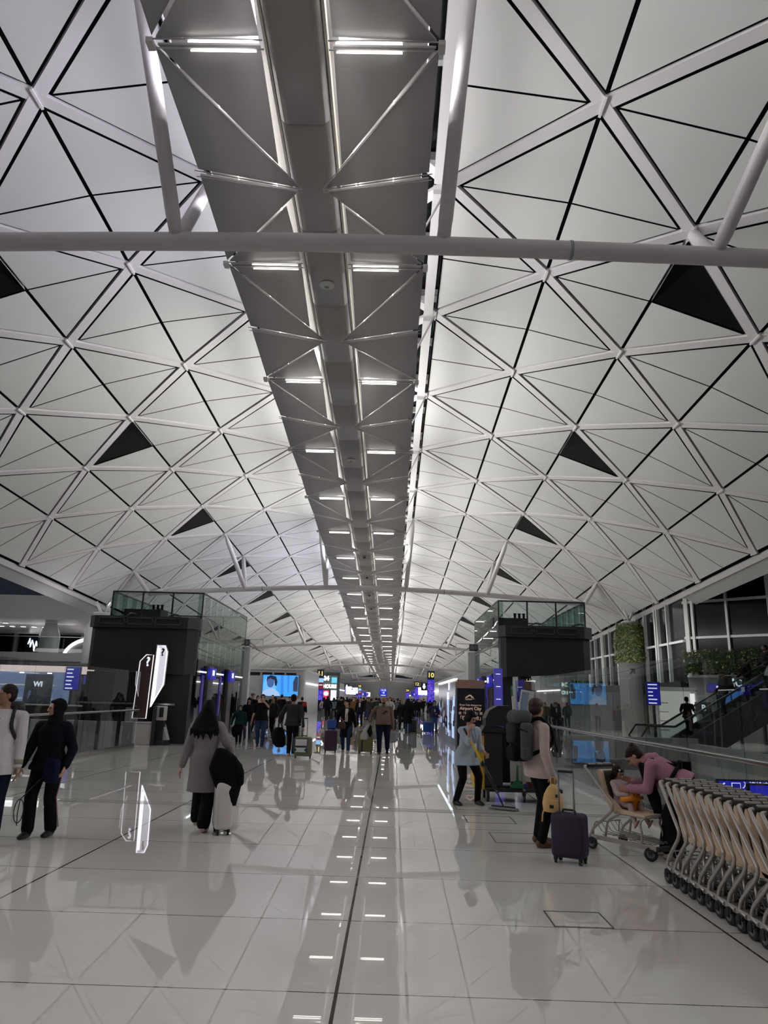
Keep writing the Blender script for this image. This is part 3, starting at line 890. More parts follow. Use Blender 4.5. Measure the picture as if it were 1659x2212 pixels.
# ================================================================== GLASS LIFT TOWERS
M_fin = mat('glass_fin_edge', (.10, .14, .13), .2)
M_led = mat('unlit_led_wall', (.016, .014, .017), .55)
M_ledframe = mat('led_wall_frame', (.028, .027, .029), .45)
M_dim = glow('soft_white_strip', (.95, .97, 1.0), 2.2)
M_doorpost = mat('brown_grey_cladding', (.09, .075, .075), .4)
def lift_tower(label, x0, x1, y0, y1, top, inner):
    """inner = +1 when the hall lies on the x1 side, -1 when it lies on the x0 side"""
    t = thing('glass_lift_tower', label, 'lift tower', ((x0 + x1) / 2, (y0 + y1) / 2, 0))
    wx, wy = x1 - x0, y1 - y0
    for s in (-1, 1):
        n = 8
        for i in range(n):
            for lo, hi in ((.06, 2.3), (2.34, 3.7), (3.74, top)):
                MB().box((s * wx / 2, -wy / 2 + wy * (i + .5) / n, (lo + hi) / 2), (.03, wy / n - .02, hi - lo)).build('glass_pane', M_glass_green, t)
        for i in range(n + 1):
            MB().box((s * (wx / 2 - .09), -wy / 2 + wy * i / n, top / 2), (.16, .02, top)).build('glass_fin', M_glass_green, t)
        MB().box((s * wx / 2, 0, top + .02), (.05, wy, .05)).build('top_rail', M_dark, t)
        MB().box((s * wx / 2, 0, 3.72), (.07, wy, .05)).build('mid_rail', M_grey, t)
    for s in (-1, 1):
        for i in range(3):
            MB().box((-wx / 2 + wx * (i + .5) / 3, s * wy / 2, (top + 4.0) / 2), (wx / 3 - .05, .03, top - 4.0)).build('glass_pane', M_glass, t)
        for i in range(4):
            MB().box((-wx / 2 + wx * i / 3, s * wy / 2, (top + 4.0) / 2), (.05 if i in (1, 2) else .04, .06, top - 4.0)).build('frame_post', M_dark, t)
        MB().box((0, s * wy / 2, top + .02), (wx, .05, .05)).build('top_rail', M_dark, t)
    # machinery on top of the car, dark lift car and shaft frame
    MB().box((0, -.4, 4.25), (wx * .86, wy * .80, .34)).build('shaft_deck', mat('shaft_deck', (.045, .055, .055), .5), t)
    MB().box((-.3 * wx, -wy * .28, 4.62), (wx * .42, .9, .34)).build('motor_housing', mat('motor_grey', (.03, .035, .035), .5), t)
    for i in range(3): MB().lathe([(.05, 4.75), (.05, 4.98), (.07, 4.99), (.07, 5.02)], (-.22 * wx + i * .17, -wy * .28, 0), 10).build('vent_pipe', M_dark, t)
    MB().box((0, 0, .06), (wx, wy, .12)).build('plinth', M_grey, t)
    side = inner * wx / 2
    for i, f in enumerate((-.30, 0.12)):
        MB().box((side + inner * .06, wy * f, 1.35), (.14, .75, 2.7), bev=.02).build('door_post', M_doorpost, t)
        b = MB().box((side + inner * .16, wy * f, 2.42), (.10, .95, .42), bev=.01).build('blue_sign', M_blue, t)
        MB().box((side + inner * .215, wy * f, 2.46), (.01, .3, .2)).build('sign_writing', M_signwhite, b)
    for f in (-.17, .25):
        for k in (0, 1):
            MB().box((side - inner * .05, wy * (f + .05 * (k * 2 - 1)) , 1.15), (.05, wy * .095, 2.2)).build('lift_door', M_darkglass, t)
        MB().box((side + inner * .03, wy * (f + .115), 1.3), (.04, .12, 1.0)).build('call_panel', M_navy, t)
        MB().box((side + inner * .055, wy * (f + .115), 1.3), (.012, .07, .6)).build('call_display', mat('call_face', (.35, .33, .33), .4), t)
    for f, ln in ((-.42, 1.3), (-.09, 1.7), (.36, 2.2)):
        MB().box((side + inner * .05, wy * f, 2.46), (.04, ln * .7, .05)).build('strip_light', M_dim, t)
    for f in (-.40, -.05): MB().box((side + inner * .03, wy * f, 1.6), (.03, .28, 1.5)).build('violet_banner', glow('violet_banner', (.03, .02, .16), .8), t)
    return t
lift_tower('tall glass lift tower behind the dark screen at left', -10.35, -7.0, 26.1, 34.2, 5.25, 1)
lift_tower('tall glass lift tower behind the dark screen at right', 3.86, 7.0, 26.1, 33.6, 5.25, -1)

def led_wall(label, cx, y, wd, z0, z1, slope, legs):
    t = thing('dark_led_wall', label, 'screen', (cx, y, 0))
    ch = .30
    fr = [(-wd / 2, .5), (-wd / 2, ch * .6), (-wd / 2 + ch * .6, 0), (wd / 2 - ch, 0), (wd / 2, ch), (wd / 2, .5)]
    mb = MB(); n = len(fr)
    low = [V((x, yy, z0 + slope * x)) for x, yy in fr]; up = [V((x, yy, z1 - .05)) for x, yy in fr]
    mb.loft([low, up], smooth=False).build('screen_body', M_led, t)
    head = [(-wd / 2 - .08, .5), (-wd / 2 - .08, ch * .4), (-wd / 2 + ch * .5, -.10), (wd / 2 - ch * .9, -.10), (wd / 2 + .08, ch * .8), (wd / 2 + .08, .5)]
    MB().loft([[V((x, yy, z1 - .06)) for x, yy in head], [V((x, yy, z1 + .34)) for x, yy in head]], smooth=False).build('header', M_ledframe, t)
    for i in range(3):
        f = MB(); w_ = (wd - .75) / 3; x = -wd / 2 + .28 + w_ * (i + .5)
        f.box((x, -.115, z1 + .06), (w_ - .06, .05, .04)); f.box((x, -.115, z1 + .27), (w_ - .06, .05, .04))
        for s in (-1, 1): f.box((x + s * (w_ / 2 - .05), -.115, z1 + .165), (.04, .05, .25))
        vf = f.build('vent_frame', mat('vent_frame_grey', (.06, .06, .062), .4), t)
        g = MB()
        for k in range(7): g.box((x - w_ / 2 + .1 + (w_ - .2) * (k + .5) / 7, -.105, z1 + .165), (.03, .02, .18))
        g.build('louvre', M_dark, vf)
    for x0, x1 in legs:
        MB().box(((x0 + x1) / 2, .3, (z0 + slope * (x0 + x1) / 2) / 2), (x1 - x0, .36, z0 + slope * (x0 + x1) / 2)).build('support_leg', M_led, t)
    for i in range(2): MB().tube([(-.6 + 1.5 * i, -.05, z1 + .34), (-.4 + 1.5 * i, -.25, z1 + .42), (-.2 + 1.5 * i, -.3, z1 + .38)], .03, 6).build('lamp_arm', M_dark, t)
    return t
led_wall('huge unlit dark screen with three vents on top at left, over the information desk', -8.83, 25.3, 3.75, 2.35, 3.95, -.03, ((-1.85, 1.80),))
led_wall('huge unlit dark screen with three vents on top at right, over the cleaning cart', 5.45, 25.5, 3.2, 2.62, 3.98, .06, ((-1.55, -1.2), (-.95, -.55)))
# brown slatted dado under the left screen, steel rail across it
t = thing('slatted_wall_panel', 'dark wall panel with brown upright slats left of the question-mark sign', 'wall panel', (-9.4, 25.22, 0))
MB().box((0, .05, 1.15), (2.2, .06, 1.6)).build('board', mat('dado_dark', (.02, .016, .016), .4), t)
for i in range(6): MB().box((-.95 + .36 * i, .0, .75), (.20, .04, .85)).build('slat', M_brown, t)
MB().box((.3, -.05, 1.30), (3.4, .06, .06)).build('rail', M_chrome, t)
for s, x, y, lab in ((-1, -7.0, 34.75, 'slim white pillar with a flood lamp on top at the back of the left lift tower'), (1, 3.78, 34.2, 'slim white pillar with a flood lamp on top at the back of the right lift tower')):
    t = thing('lamp_pillar', lab, 'pillar', (x, y, 0))
    MB().box((0, 0, 1.95), (.42, .42, 3.9), bev=.02).build('shaft', M_wallwhite, t)
    hd = MB().box((.05 * s, -.05, 4.12), (.36, .3, .30), bev=.02).build('flood_lamp', M_dark, t)
    MB().box((.05 * s, -.21, 4.12), (.28, .02, .22)).build('lens', M_grey, hd)
    MB().tube([(-.0, .1, 4.2), (-.75 * s, .1, 3.75)], .03, 6).build('arm', M_white, t)
    MB().tube([(-.75 * s, .1, 3.75), (-.75 * s, .1, 4.3), (0, .1, 4.3)], .02, 6).build('bracket', M_white, t)

# ================================================================== INFORMATION DESK AT LEFT
M_desk = mat('desk_white_laminate', (.52, .50, .49), .4)
t = thing('information_desk', 'low white information desk with a slanted end, in front of the left dark screen', 'desk', (-8.4, 24.78, 0))
MB().box((0, 0.0, .345), (.98, .55, .69), bev=.015).build('cabinet', M_desk, t)
MB().box((0, 0, .71), (1.02, .60, .04), bev=.01).build('top', M_wallwhite, t)
MB().prism([(.5, .16), (.98, .16), (.76, .76), (.5, .76)], -.25, .05, Matrix.Rotation(PI / 2, 4, 'X')).build('slanted_end', M_desk, t)
MB().box((.72, .05, .08), (.46, .5, .16)).build('dark_foot', M_dark, t)
MB().box((.56, -.262, .69), (.07, .01, .11)).build('black_sticker', M_dark, t)
t = thing('sanitiser_bottle', 'white dispenser box on the left end of the information desk', 'dispenser', (-8.62, 24.74, .73))
MB().box((0, 0, .16), (.24, .16, .32), bev=.02).build('body', M_wallwhite, t)
MB().ell((0, -.085, .14), (.06, .015, .09)).build('emblem', M_offgrey, t)
MB().box((-.2, .1, .22), (.28, .02, .44)).build('card_holder', M_offgrey, t)

def totem(label, loc, poly, face, edge, rz, q_mat, q_at, q_size):
    t = thing('question_mark_sign', label, 'sign', loc, rz)
    R = Matrix.Rotation(PI / 2, 4, 'X')
    MB().prism(poly, -.06, .06, R).build('panel', face, t)
    n = len(poly)
    e = MB().tube([(x, -.07, z) for x, z in poly], .017, 6, closed=True).build('light_edge', edge, t)
    lettering('question_mark', '?', q_size, q_mat, t, (q_at[0], -.075, q_at[1]), bold=.012)
    return t
M_lilac = glow('lilac_white_light', (.92, .88, 1.0), 2.4)
M_edgelight = glow('soft_edge_light', (.95, .90, .95), 1.0)
totem('brown information sign with a white question mark and pale lit edge', (-8.30, 24.6, 0), [(-.30, .84), (.16, .84), (.20, 2.92), (-.05, 2.92), (-.24, 2.70)], M_brown, M_edgelight, 0, M_signwhite, (.03, 2.68), .42)
t = totem('brilliant white lit information sign with a dark question mark, taller of the pair', (-7.78, 24.45, 0), [(-.21, 1.22), (.12, 1.95), (.14, 3.02), (.06, 3.22), (-.17, 3.22)], glow('milky_lit_panel', (.72, .70, .80), .9), M_lilac, .35, M_dark, (.0, 3.0), .34)
MB().prism([(-.24, 1.15), (.18, 1.95), (.20, 3.05), (.10, 3.27), (-.20, 3.27)], -.16, .0, Matrix.Translation((0, .17, 0)) @ Matrix.Rotation(PI / 2, 4, 'X')).build('side_return', M_desk, t)
MB().tube([(-.16, -.085, 1.4), (-.13, -.085, 3.14)], .045, 8).build('bright_tube', M_lilac, t)
MB().box((-.05, .1, .62), (.12, .12, 1.24)).build('post', M_dark, t)
t = thing('notice_box', 'white box with a dark notice beside the question-mark signs', 'box', (-7.72, 24.75, 0))
MB().box((0, 0, 1.02), (.34, .3, .46), bev=.012).build('case', M_desk, t)
MB().box((.06, -.155, 1.05), (.14, .01, .32)).build('notice', M_dark, t)
MB().box((0, 0, .4), (.3, .26, .8)).build('stand', M_led, t)

# ================================================================== CITY KIOSK AT RIGHT
t = thing('advertising_kiosk', 'black advertising kiosk with a copper band and an airport city text, behind the cleaner', 'kiosk', (3.1, 28.5, 0))
MB().box((0, 5.0, 1.08), (1.06, 10.0, 2.16)).build('body', mat('kiosk_black', (.018, .015, .018), .4), t)
MB().box((0.0, 5.0, 2.32), (1.08, 10.04, .32)).build('copper_band', M_copper, t)
M_kt = glow('kiosk_lettering', (.62, .42, .32), .55)
lettering('headline', 'From City Airport to', .098, M_kt, t, (-.02, -.03, 1.53), bold=.001)
lettering('headline', 'Airport City', .165, M_kt, t, (-.02, -.03, 1.40), bold=.004)
lettering('headline', '\u5f9e\u300c\u57ce\u5e02\u6a5f\u5834\u300d\u5230', .115, M_kt, t, (-.02, -.03, 1.22), bold=.001)
lettering('headline', '\u300c\u6a5f\u5834\u57ce\u5e02\u300d', .165, M_kt, t, (-.02, -.03, 1.04), bold=.002)
MB().prism([(-.20, 0), (-.06, .10), (0, .125), (.05, .11), (.09, .05), (.11, .06), (.155, 0), (.12, .0), (.10, .02), (.07, 0), (.02, .07), (-.03, .065), (-.12, .0)], 0, .012,
           Matrix.Translation((-.04, -.02, 1.80)) @ Matrix.Rotation(PI / 2, 4, 'X')).build('wing_emblem', M_kt, t)
for i, w_ in enumerate((.36, .24)): MB().box((-.04 - .05 * i, -.01, 1.765 - .035 * i), (w_, .01, .015)).build('small_print', M_kt, t)
# lit display side facing the hall
sd = MB().box((-.56, 5.0, 1.2), (.08, 9.9, 2.4)).build('display_side', mat('display_pale', (.35, .36, .45), .2), t)
rnd = random.Random(11)
for i in range(46):
    yy = rnd.uniform(.4, 9.6); zz = rnd.uniform(.35, 1.75); c = rnd.choice(('a', 'b', 'c', 'd'))
    m = {'a': glow('display_ice', (.45, .62, 1.0), 1.0), 'b': mat('display_dark', (.03, .03, .04), .3), 'c': glow('display_grey', (.28, .25, .33), .8), 'd': mat('display_brown', (.10, .06, .06), .3)}[c]
    MB().box((-.605, yy, zz), (.012, rnd.uniform(.12, .9), rnd.uniform(.12, .5))).build('picture_block', m, sd)  # the dark blocks belong to the display picture
MB().box((-.61, 3.5, 1.1), (.012, .5, 1.5)).build('bright_column', glow('display_ice', (.45, .62, 1.0), 1.0), sd)
lettering('letters', 'SLEDS', .42, M_signwhite, sd, (-.62, 3.5, 1.86), (PI / 2, 0, -PI / 2), bold=.006)
lettering('letters', 'IIIS', .50, M_signwhite, sd, (-.62, 3.0, 2.28), (PI / 2, 0, -PI / 2), bold=.02)
MB().box((-.57, 5.0, 2.50), (.12, 9.9, .06)).build('light_edge', glow('icy_edge', (.75, .88, 1.0), 2.2), t)
t = thing('blue_banner_stand', 'tall narrow violet-blue banner with white emblems right of the black kiosk', 'banner', at(1063, 1600, 27.0) * 1.0)
t.location.z = 0; t.location.x = 3.68; t.location.y = 25.2
MB().box((0, 0, 1.45), (.30, .05, 2.7)).build('banner', glow('violet_blue_banner', (.05, .045, .30), .8), t)
for i in range(3): MB().lathe([(.085, 0), (.07, .02)], (0, -.03, 2.6 - i * .42), 8, Matrix.Identity(4)).build('emblem', M_signwhite, t)
MB().box((0, 0, .05), (.5, .3, .10)).build('foot', M_dark, t)
# black roll-up sign post near the balustrade
t = thing('sign_stand', 'tall black slab sign on a flat foot beside the right balustrade', 'sign', (4.75, 21.4, 0))
MB().box((0, 0, 1.1), (.42, .06, 2.1), bev=.01).build('slab', M_dark, t)
MB().box((0, 0, .02), (.9, .5, .04), bev=.01).build('foot', M_dark, t)

# ================================================================== SHOPS AND SIGNS FARTHER DOWN THE HALL
M_shop = mat('shop_white', (.60, .60, .59), .35)
def shop_block(label, x0, x1, y0, y1, h, hall, vents=0):
    t = thing('white_shop_block', label, 'shop', ((x0 + x1) / 2, (y0 + y1) / 2, 0), group=None)
    MB().box((0, 0, h / 2), (x1 - x0, y1 - y0, h)).build('walls', M_shop, t)
    MB().box((0, 0, h + .08), (x1 - x0 + .3, y1 - y0 + .3, .16), bev=.04).build('cornice', M_wallwhite, t)
    w_ = (x1 - x0)
    for i in range(vents):
        MB().box((-w_ / 2 + .9 + (w_ - 1.6) * (i + .5) / vents * 1.0, -(y1 - y0) / 2 - .01, h - .38), ((w_ - 1.8) / vents - .14, .03, .30)).build('vent', M_black, t)
    MB().box((hall * (w_ / 2 + .05), 0, h * .72), (.06, (y1 - y0) * .8, .10)).build('strip_light', M_striplight, t)
    return t
shop_block('white shop block with four black vents carrying the big blue screen, at left', -14.6, -8.35, 70.0, 84.0, 4.05, 1, 4)
t = thing('large_blue_screen', 'large bright blue screen with a dark-haired woman on the white block at left', 'screen', (-10.55, 69.55, 1.65))
MB().box((0, .15, .95), (3.5, .3, 2.05), bev=.03).build('housing', M_dark, t)
MB().box((0, -.02, .95), (3.4, .04, 1.95)).build('picture_ground', glow('screen_cyan', (.06, .38, .95), 1.0), t)
def flat(nm, pts, m, dy):
    MB().prism(pts, 0, .012, Matrix.Translation((0, dy, 0)) @ Matrix.Rotation(PI / 2, 4, 'X')).build(nm, m, t)
def oval(cx, cz, rx, rz, n=24): return [(cx + rx * math.cos(2 * PI * i / n), cz + rz * math.sin(2 * PI * i / n)) for i in range(n)]
flat('pale_glow', oval(-1.0, .9, .62, .95), glow('screen_sky', (.16, .52, 1.0), 1.0), -.045)
flat('shoulders', [(-1.7, .0), (-1.62, .42), (-1.0, .68), (-.55, .66), (-.1, .3), (0, 0)], glow('screen_pale', (.42, .62, .95), .9), -.06)
flat('face', oval(-.95, 1.22, .34, .46), glow('screen_face', (.07, .14, .38), .9), -.075)
flat('hair', [(-1.34, 1.25), (-1.30, 1.72), (-.95, 1.90), (-.45, 1.78), (-.30, 1.35), (-.36, .9), (-.50, .95), (-.60, 1.45), (-.98, 1.62), (-1.18, 1.55)], glow('screen_hair', (.012, .02, .07), .6), -.09)
flat('second_figure', [(1.25, .45), (1.2, 1.3), (1.42, 1.85), (1.66, 1.8), (1.66, .45)], glow('screen_dark', (.05, .06, .13), .7), -.06)
flat('light_streak', [(.1, 0), (.0, 1.92), (.25, 1.92), (.35, 0)], glow('screen_deep', (.03, .25, .85), 1.0), -.045)
flat('light_streak', [(.7, .35), (.65, 1.92), (.8, 1.92), (.85, .35)], glow('screen_deep', (.03, .25, .85), 1.0), -.045)

def pylon(label, x, y, wd, h, digits, kind='dots', group=None):
    t = thing('gate_pylon', label, 'gate sign', (x, y, 0), group=group)
    MB().box((0, .2, h / 2), (wd, .4, h), bev=.02).build('post', M_navy, t)
    lettering('gate_number', digits, wd * .92, M_yellow, t, (0, -.02, h - wd * .62), bold=wd * .02)
    b0, b1 = h * .25, h - wd * 1.22
    if kind == 'dots':
        f = MB().box((0, -.015, (b0 + b1) / 2), (wd * .94, .03, b1 - b0)).build('blue_display', glow('pylon_blue', (.012, .012, .40), 1.1), t)
        rnd = random.Random(int(y)); mb = MB(); mr = MB()
        for i in range(150):
            (mr if rnd.random() < .25 else mb).box((rnd.uniform(-.43, .43) * wd, -.035, rnd.uniform(b0 + .1, b1 - .1)), (wd * rnd.uniform(.03, .10), .008, wd * rnd.uniform(.03, .08)))
        mb.build('violet_dots', glow('dots_violet', (.30, .20, 1.0), 1.0), f)['kind'] = 'stuff'; mr.build('pink_dots', glow('dots_pink', (.9, .25, .6), 1.0), f)['kind'] = 'stuff'
    else:
        MB().box((0, -.015, b1 - .28), (wd * .94, .03, .5)).build('pale_panel', glow('pylon_pale', (.30, .62, .95), 1.0), t)
        f = MB().box((0, -.015, b1 - .95), (wd * .94, .03, .8)).build('maroon_panel', glow('pylon_maroon', (.16, .012, .022), 1.0), t)
        MB().box((.12 * wd, -.035, b1 - .85), (wd * .5, .01, .1)).build('text_line', M_signwhite, f)
        f = MB().box((0, -.015, (b0 + b1 - 1.4) / 2), (wd * .94, .03, b1 - 1.4 - b0)).build('blue_display', glow('pylon_blue', (.012, .012, .40), 1.1), t)
        rnd = random.Random(int(y)); mb = MB()
        for i in range(110): mb.box((rnd.uniform(-.36, .36) * wd, -.035, rnd.uniform(b0 + .1, b1 - 1.5)), (wd * rnd.uniform(.03, .08), .008, wd * .05))
        mb.build('violet_dots', glow('dots_violet', (.30, .20, 1.0), 1.0), f)['kind'] = 'stuff'
    return t
p = at(689, 1531, 90); pylon('dark blue gate pylon with a yellow 11 near the left shops', p.x, 90, .84, 4.95, '11', 'mixed')
p = at(930, 1531, 96); pylon('dark blue gate pylon with a yellow 10, nearest on the right side', p.x, 96, .92, 5.35, '10')
p = at(900, 1526, 140); pylon('dark blue gate pylon with a yellow 12, second on the right side', p.x, 140, .85, 5.0, '12')
p = at(776, 1520, 165); pylon('small far gate pylon with a yellow 23 on the left side', p.x, 165, .7, 4.6, '23', 'mixed')
p = at(880, 1520, 190); pylon('small far gate pylon with a yellow 24 on the right side', p.x, 190, .8, 4.3, '24')
p = at(666, 1528, 88)
t = screen('advert_column', 'tall lit column with a blue picture above maroon, between the white block and gate 11', 'screen', (p.x, 88, .30), 1.15, 3.1, glow('advert_pale', (.42, .52, .80), 1.0), foot=.30,
       extras=(('picture', 0, 2.5, 1.05, .9, glow('advert_blue', (.10, .25, .62), 1.0)), ('maroon_panel', 0, 1.55, 1.1, .85, glow('pylon_maroon', (.16, .012, .022), 1.0)), ('text_line', -.1, 1.75, .6, .14, M_signwhite), ('text_line', -.1, 1.45, .6, .14, M_signwhite), ('map', 0, .55, .5, .5, glow('advert_grey', (.30, .36, .5), 1.0))))
p = at(712, 1532, 95)
t = thing('red_white_shopfront', 'brightly lit red and white shopfront reading HOURS, right of gate 11', 'shopfront', (p.x, 95, 0))
MB().box((0, .4, 2.4), (2.3, .8, 4.8)).build('frame', mat('shopfront_glass', (.10, .13, .13), .2), t)
MB().box((-.1, -.02, 3.5), (1.9, .06, 1.75)).build('upper_panel', glow('upper_panel', (.10, .13, .14), .8), t)
lettering('letters', '24', .75, M_striplight, t, (-.6, -.07, 4.0), bold=.03)
lettering('letters', 'HOURS', .62, M_striplight, t, (-.12, -.07, 3.0), bold=.03, sx=.85)
MB().box((.45, -.06, 3.8), (.7, .02, .7)).build('cyan_panel', glow('cyan_panel', (.15, .62, .85), 1.1), t)
MB().box((-.55, -.06, 1.9), (.75, .02, 1.2)).build('red_panel', glow('red_panel', (.75, .03, .09), 1.1), t)
MB().ell((-.55, -.08, 2.1), (.33, .03, .3)).build('white_disc', M_signwhite, t)
MB().box((.42, -.06, 1.9), (.75, .02, 1.3)).build('white_panel', M_signwhite, t)
shop_block('white shop block behind gate 11 at left', -17.5, -12.0, 97, 132, 4.5, 1)
shop_block('pale shop block far along the left side', -17.5, -10.4, 140, 190, 4.3, 1)
shop_block('pale shop block farthest along the left side', -17.0, -8.8, 198, 262, 3.9, 1)
shop_block('white shop block behind the black kiosk at right', 6.6, 13.5, 60, 92, 4.0, -1, 0)
shop_block('white shop block behind gate 10 at right', 7.2, 14.0, 98, 136, 4.2, -1)
shop_block('pale shop block behind gate 12 at right', 7.0, 14.0, 143, 186, 4.2, -1)
shop_block('pale shop block farthest along the right side', 6.4, 14.0, 194, 262, 3.9, -1)
for px, py, Y, lab, c in ((711, 1482, 126, 'small dark blue restroom sign with a white figure on the left side, nearest', 0), (749, 1484, 150, 'small dark blue sign with a white mark on the left side, second', 1), (916, 1483, 120, 'small dark blue restroom sign with a white figure, between gates 12 and 10', 0)):
    p = at(px, py, Y)
    t = thing('restroom_sign', lab, 'sign', (p.x, Y, 0))
    MB().box((0, 0, p.z / 2), (.1, .1, p.z)).build('post', M_grey, t)
    MB().box((0, -.06, p.z), (1.0, .1, 1.3), bev=.02).build('plate', M_navy, t)
    MB().lathe([(.05, -.42), (.22, -.2), (.25, .1), (.1, .22), (.16, .3), (.15, .42), (.05, .47)], (0, -.12, p.z), 12, Matrix.Identity(4)).build('figure', M_signwhite, t)
p = at(828, 1496, 170)
t = thing('overhead_sign', 'blue overhead gate sign reading 13-22 with a white arrow, far down the hall', 'sign', (p.x, 170, p.z))
MB().box((0, .1, 0), (1.7, .15, 1.75)).build('plate', glow('overhead_blue', (.01, .02, .55), 1.1), t)
lettering('gate_range', '13-22', .55, M_signwhite, t, (0, -.02, .52), bold=.015)
lettering('arrow', '\u2192', .75, M_signwhite, t, (0, -.02, -.05), bold=.02)
MB().box((0, -.02, -.6), (1.1, .02, .14)).build('text_line', M_signwhite, t)
for s in (-1, 1): MB().tube([(s * .7, .1, .87), (s * .7, .1, gantry_h(170 / L) - p.z)], .03, 6).build('hanger', M_grey, t)
rnd = random.Random(21)
for i in range(22):
    s = rnd.choice((-1, 1)); Y = rnd.uniform(120, 255)
    x = (-7.9 if s < 0 else 5.6) + rnd.uniform(-.35, .35)
    t = thing('lit_shop_sign', 'small glowing shop sign far down the hall', 'sign', (x, Y, 0), group='far glowing shop signs')
    MB().box((0, 0, 1.2), (.12, .12, 2.4)).build('post', M_grey, t)
    MB().box((0, -.05, rnd.uniform(2.6, 3.1)), (rnd.uniform(.8, 1.8), .12, rnd.uniform(.35, 1.3))).build('face', rnd.choice((M_blue, M_signwhite, glow('sign_violet', (.08, .06, .6), 1.1), M_blue, M_striplight)), t)
# ================================================================== LUGGAGE AND EQUIPMENT
M_tube = mat('warm_grey_tube', (.46, .42, .39), .35, .5)
M_rubber = mat('black_rubber', (.012, .012, .013), .6)
M_hub = mat('wheel_hub_grey', (.16, .16, .165), .45)
M_seat = mat('beige_seat_plastic', (.68, .50, .35), .45, noise=.04, nscale=5)
M_orange = mat('orange_plastic', (.85, .31, .02), .4)
M_cush = mat('dark_brown_seat_pad', (.045, .03, .028), .6)
def wheel(parent, c, r, w_, rz=0.0, fork=None, name='wheel'):
    R = Matrix.Translation(V(c)) @ Matrix.Rotation(rz, 4, 'Z') @ Matrix.Rotation(PI / 2, 4, 'Y')
    o = MB().lathe([(r * .62, -w_ * .45), (r * .92, -w_ * .5), (r, -w_ * .3), (r, w_ * .3), (r * .92, w_ * .5), (r * .62, w_ * .45)], n=20, mtx=R).build(name, M_rubber, parent)
    MB().lathe([(r * .15, -w_ * .56), (r * .6, -w_ * .5), (r * .6, w_ * .5), (r * .15, w_ * .56)], n=16, mtx=R).build('hub', M_hub, o)
    return o
def rounded(pts, rad=.05, n=4):
    pts = [V(p) for p in pts]; out = [pts[0]]
    for i in range(1, len(pts) - 1):
        a = (pts[i - 1] - pts[i]); b = (pts[i + 1] - pts[i])
        r = min(rad, a.length * .45, b.length * .45)
        p0 = pts[i] + a.normalized() * r; p1 = pts[i] + b.normalized() * r
        for k in range(n + 1):
            f = k / n
            out.append(p0.lerp(pts[i], f).lerp(pts[i].lerp(p1, f), f))
    out.append(pts[-1]); return out
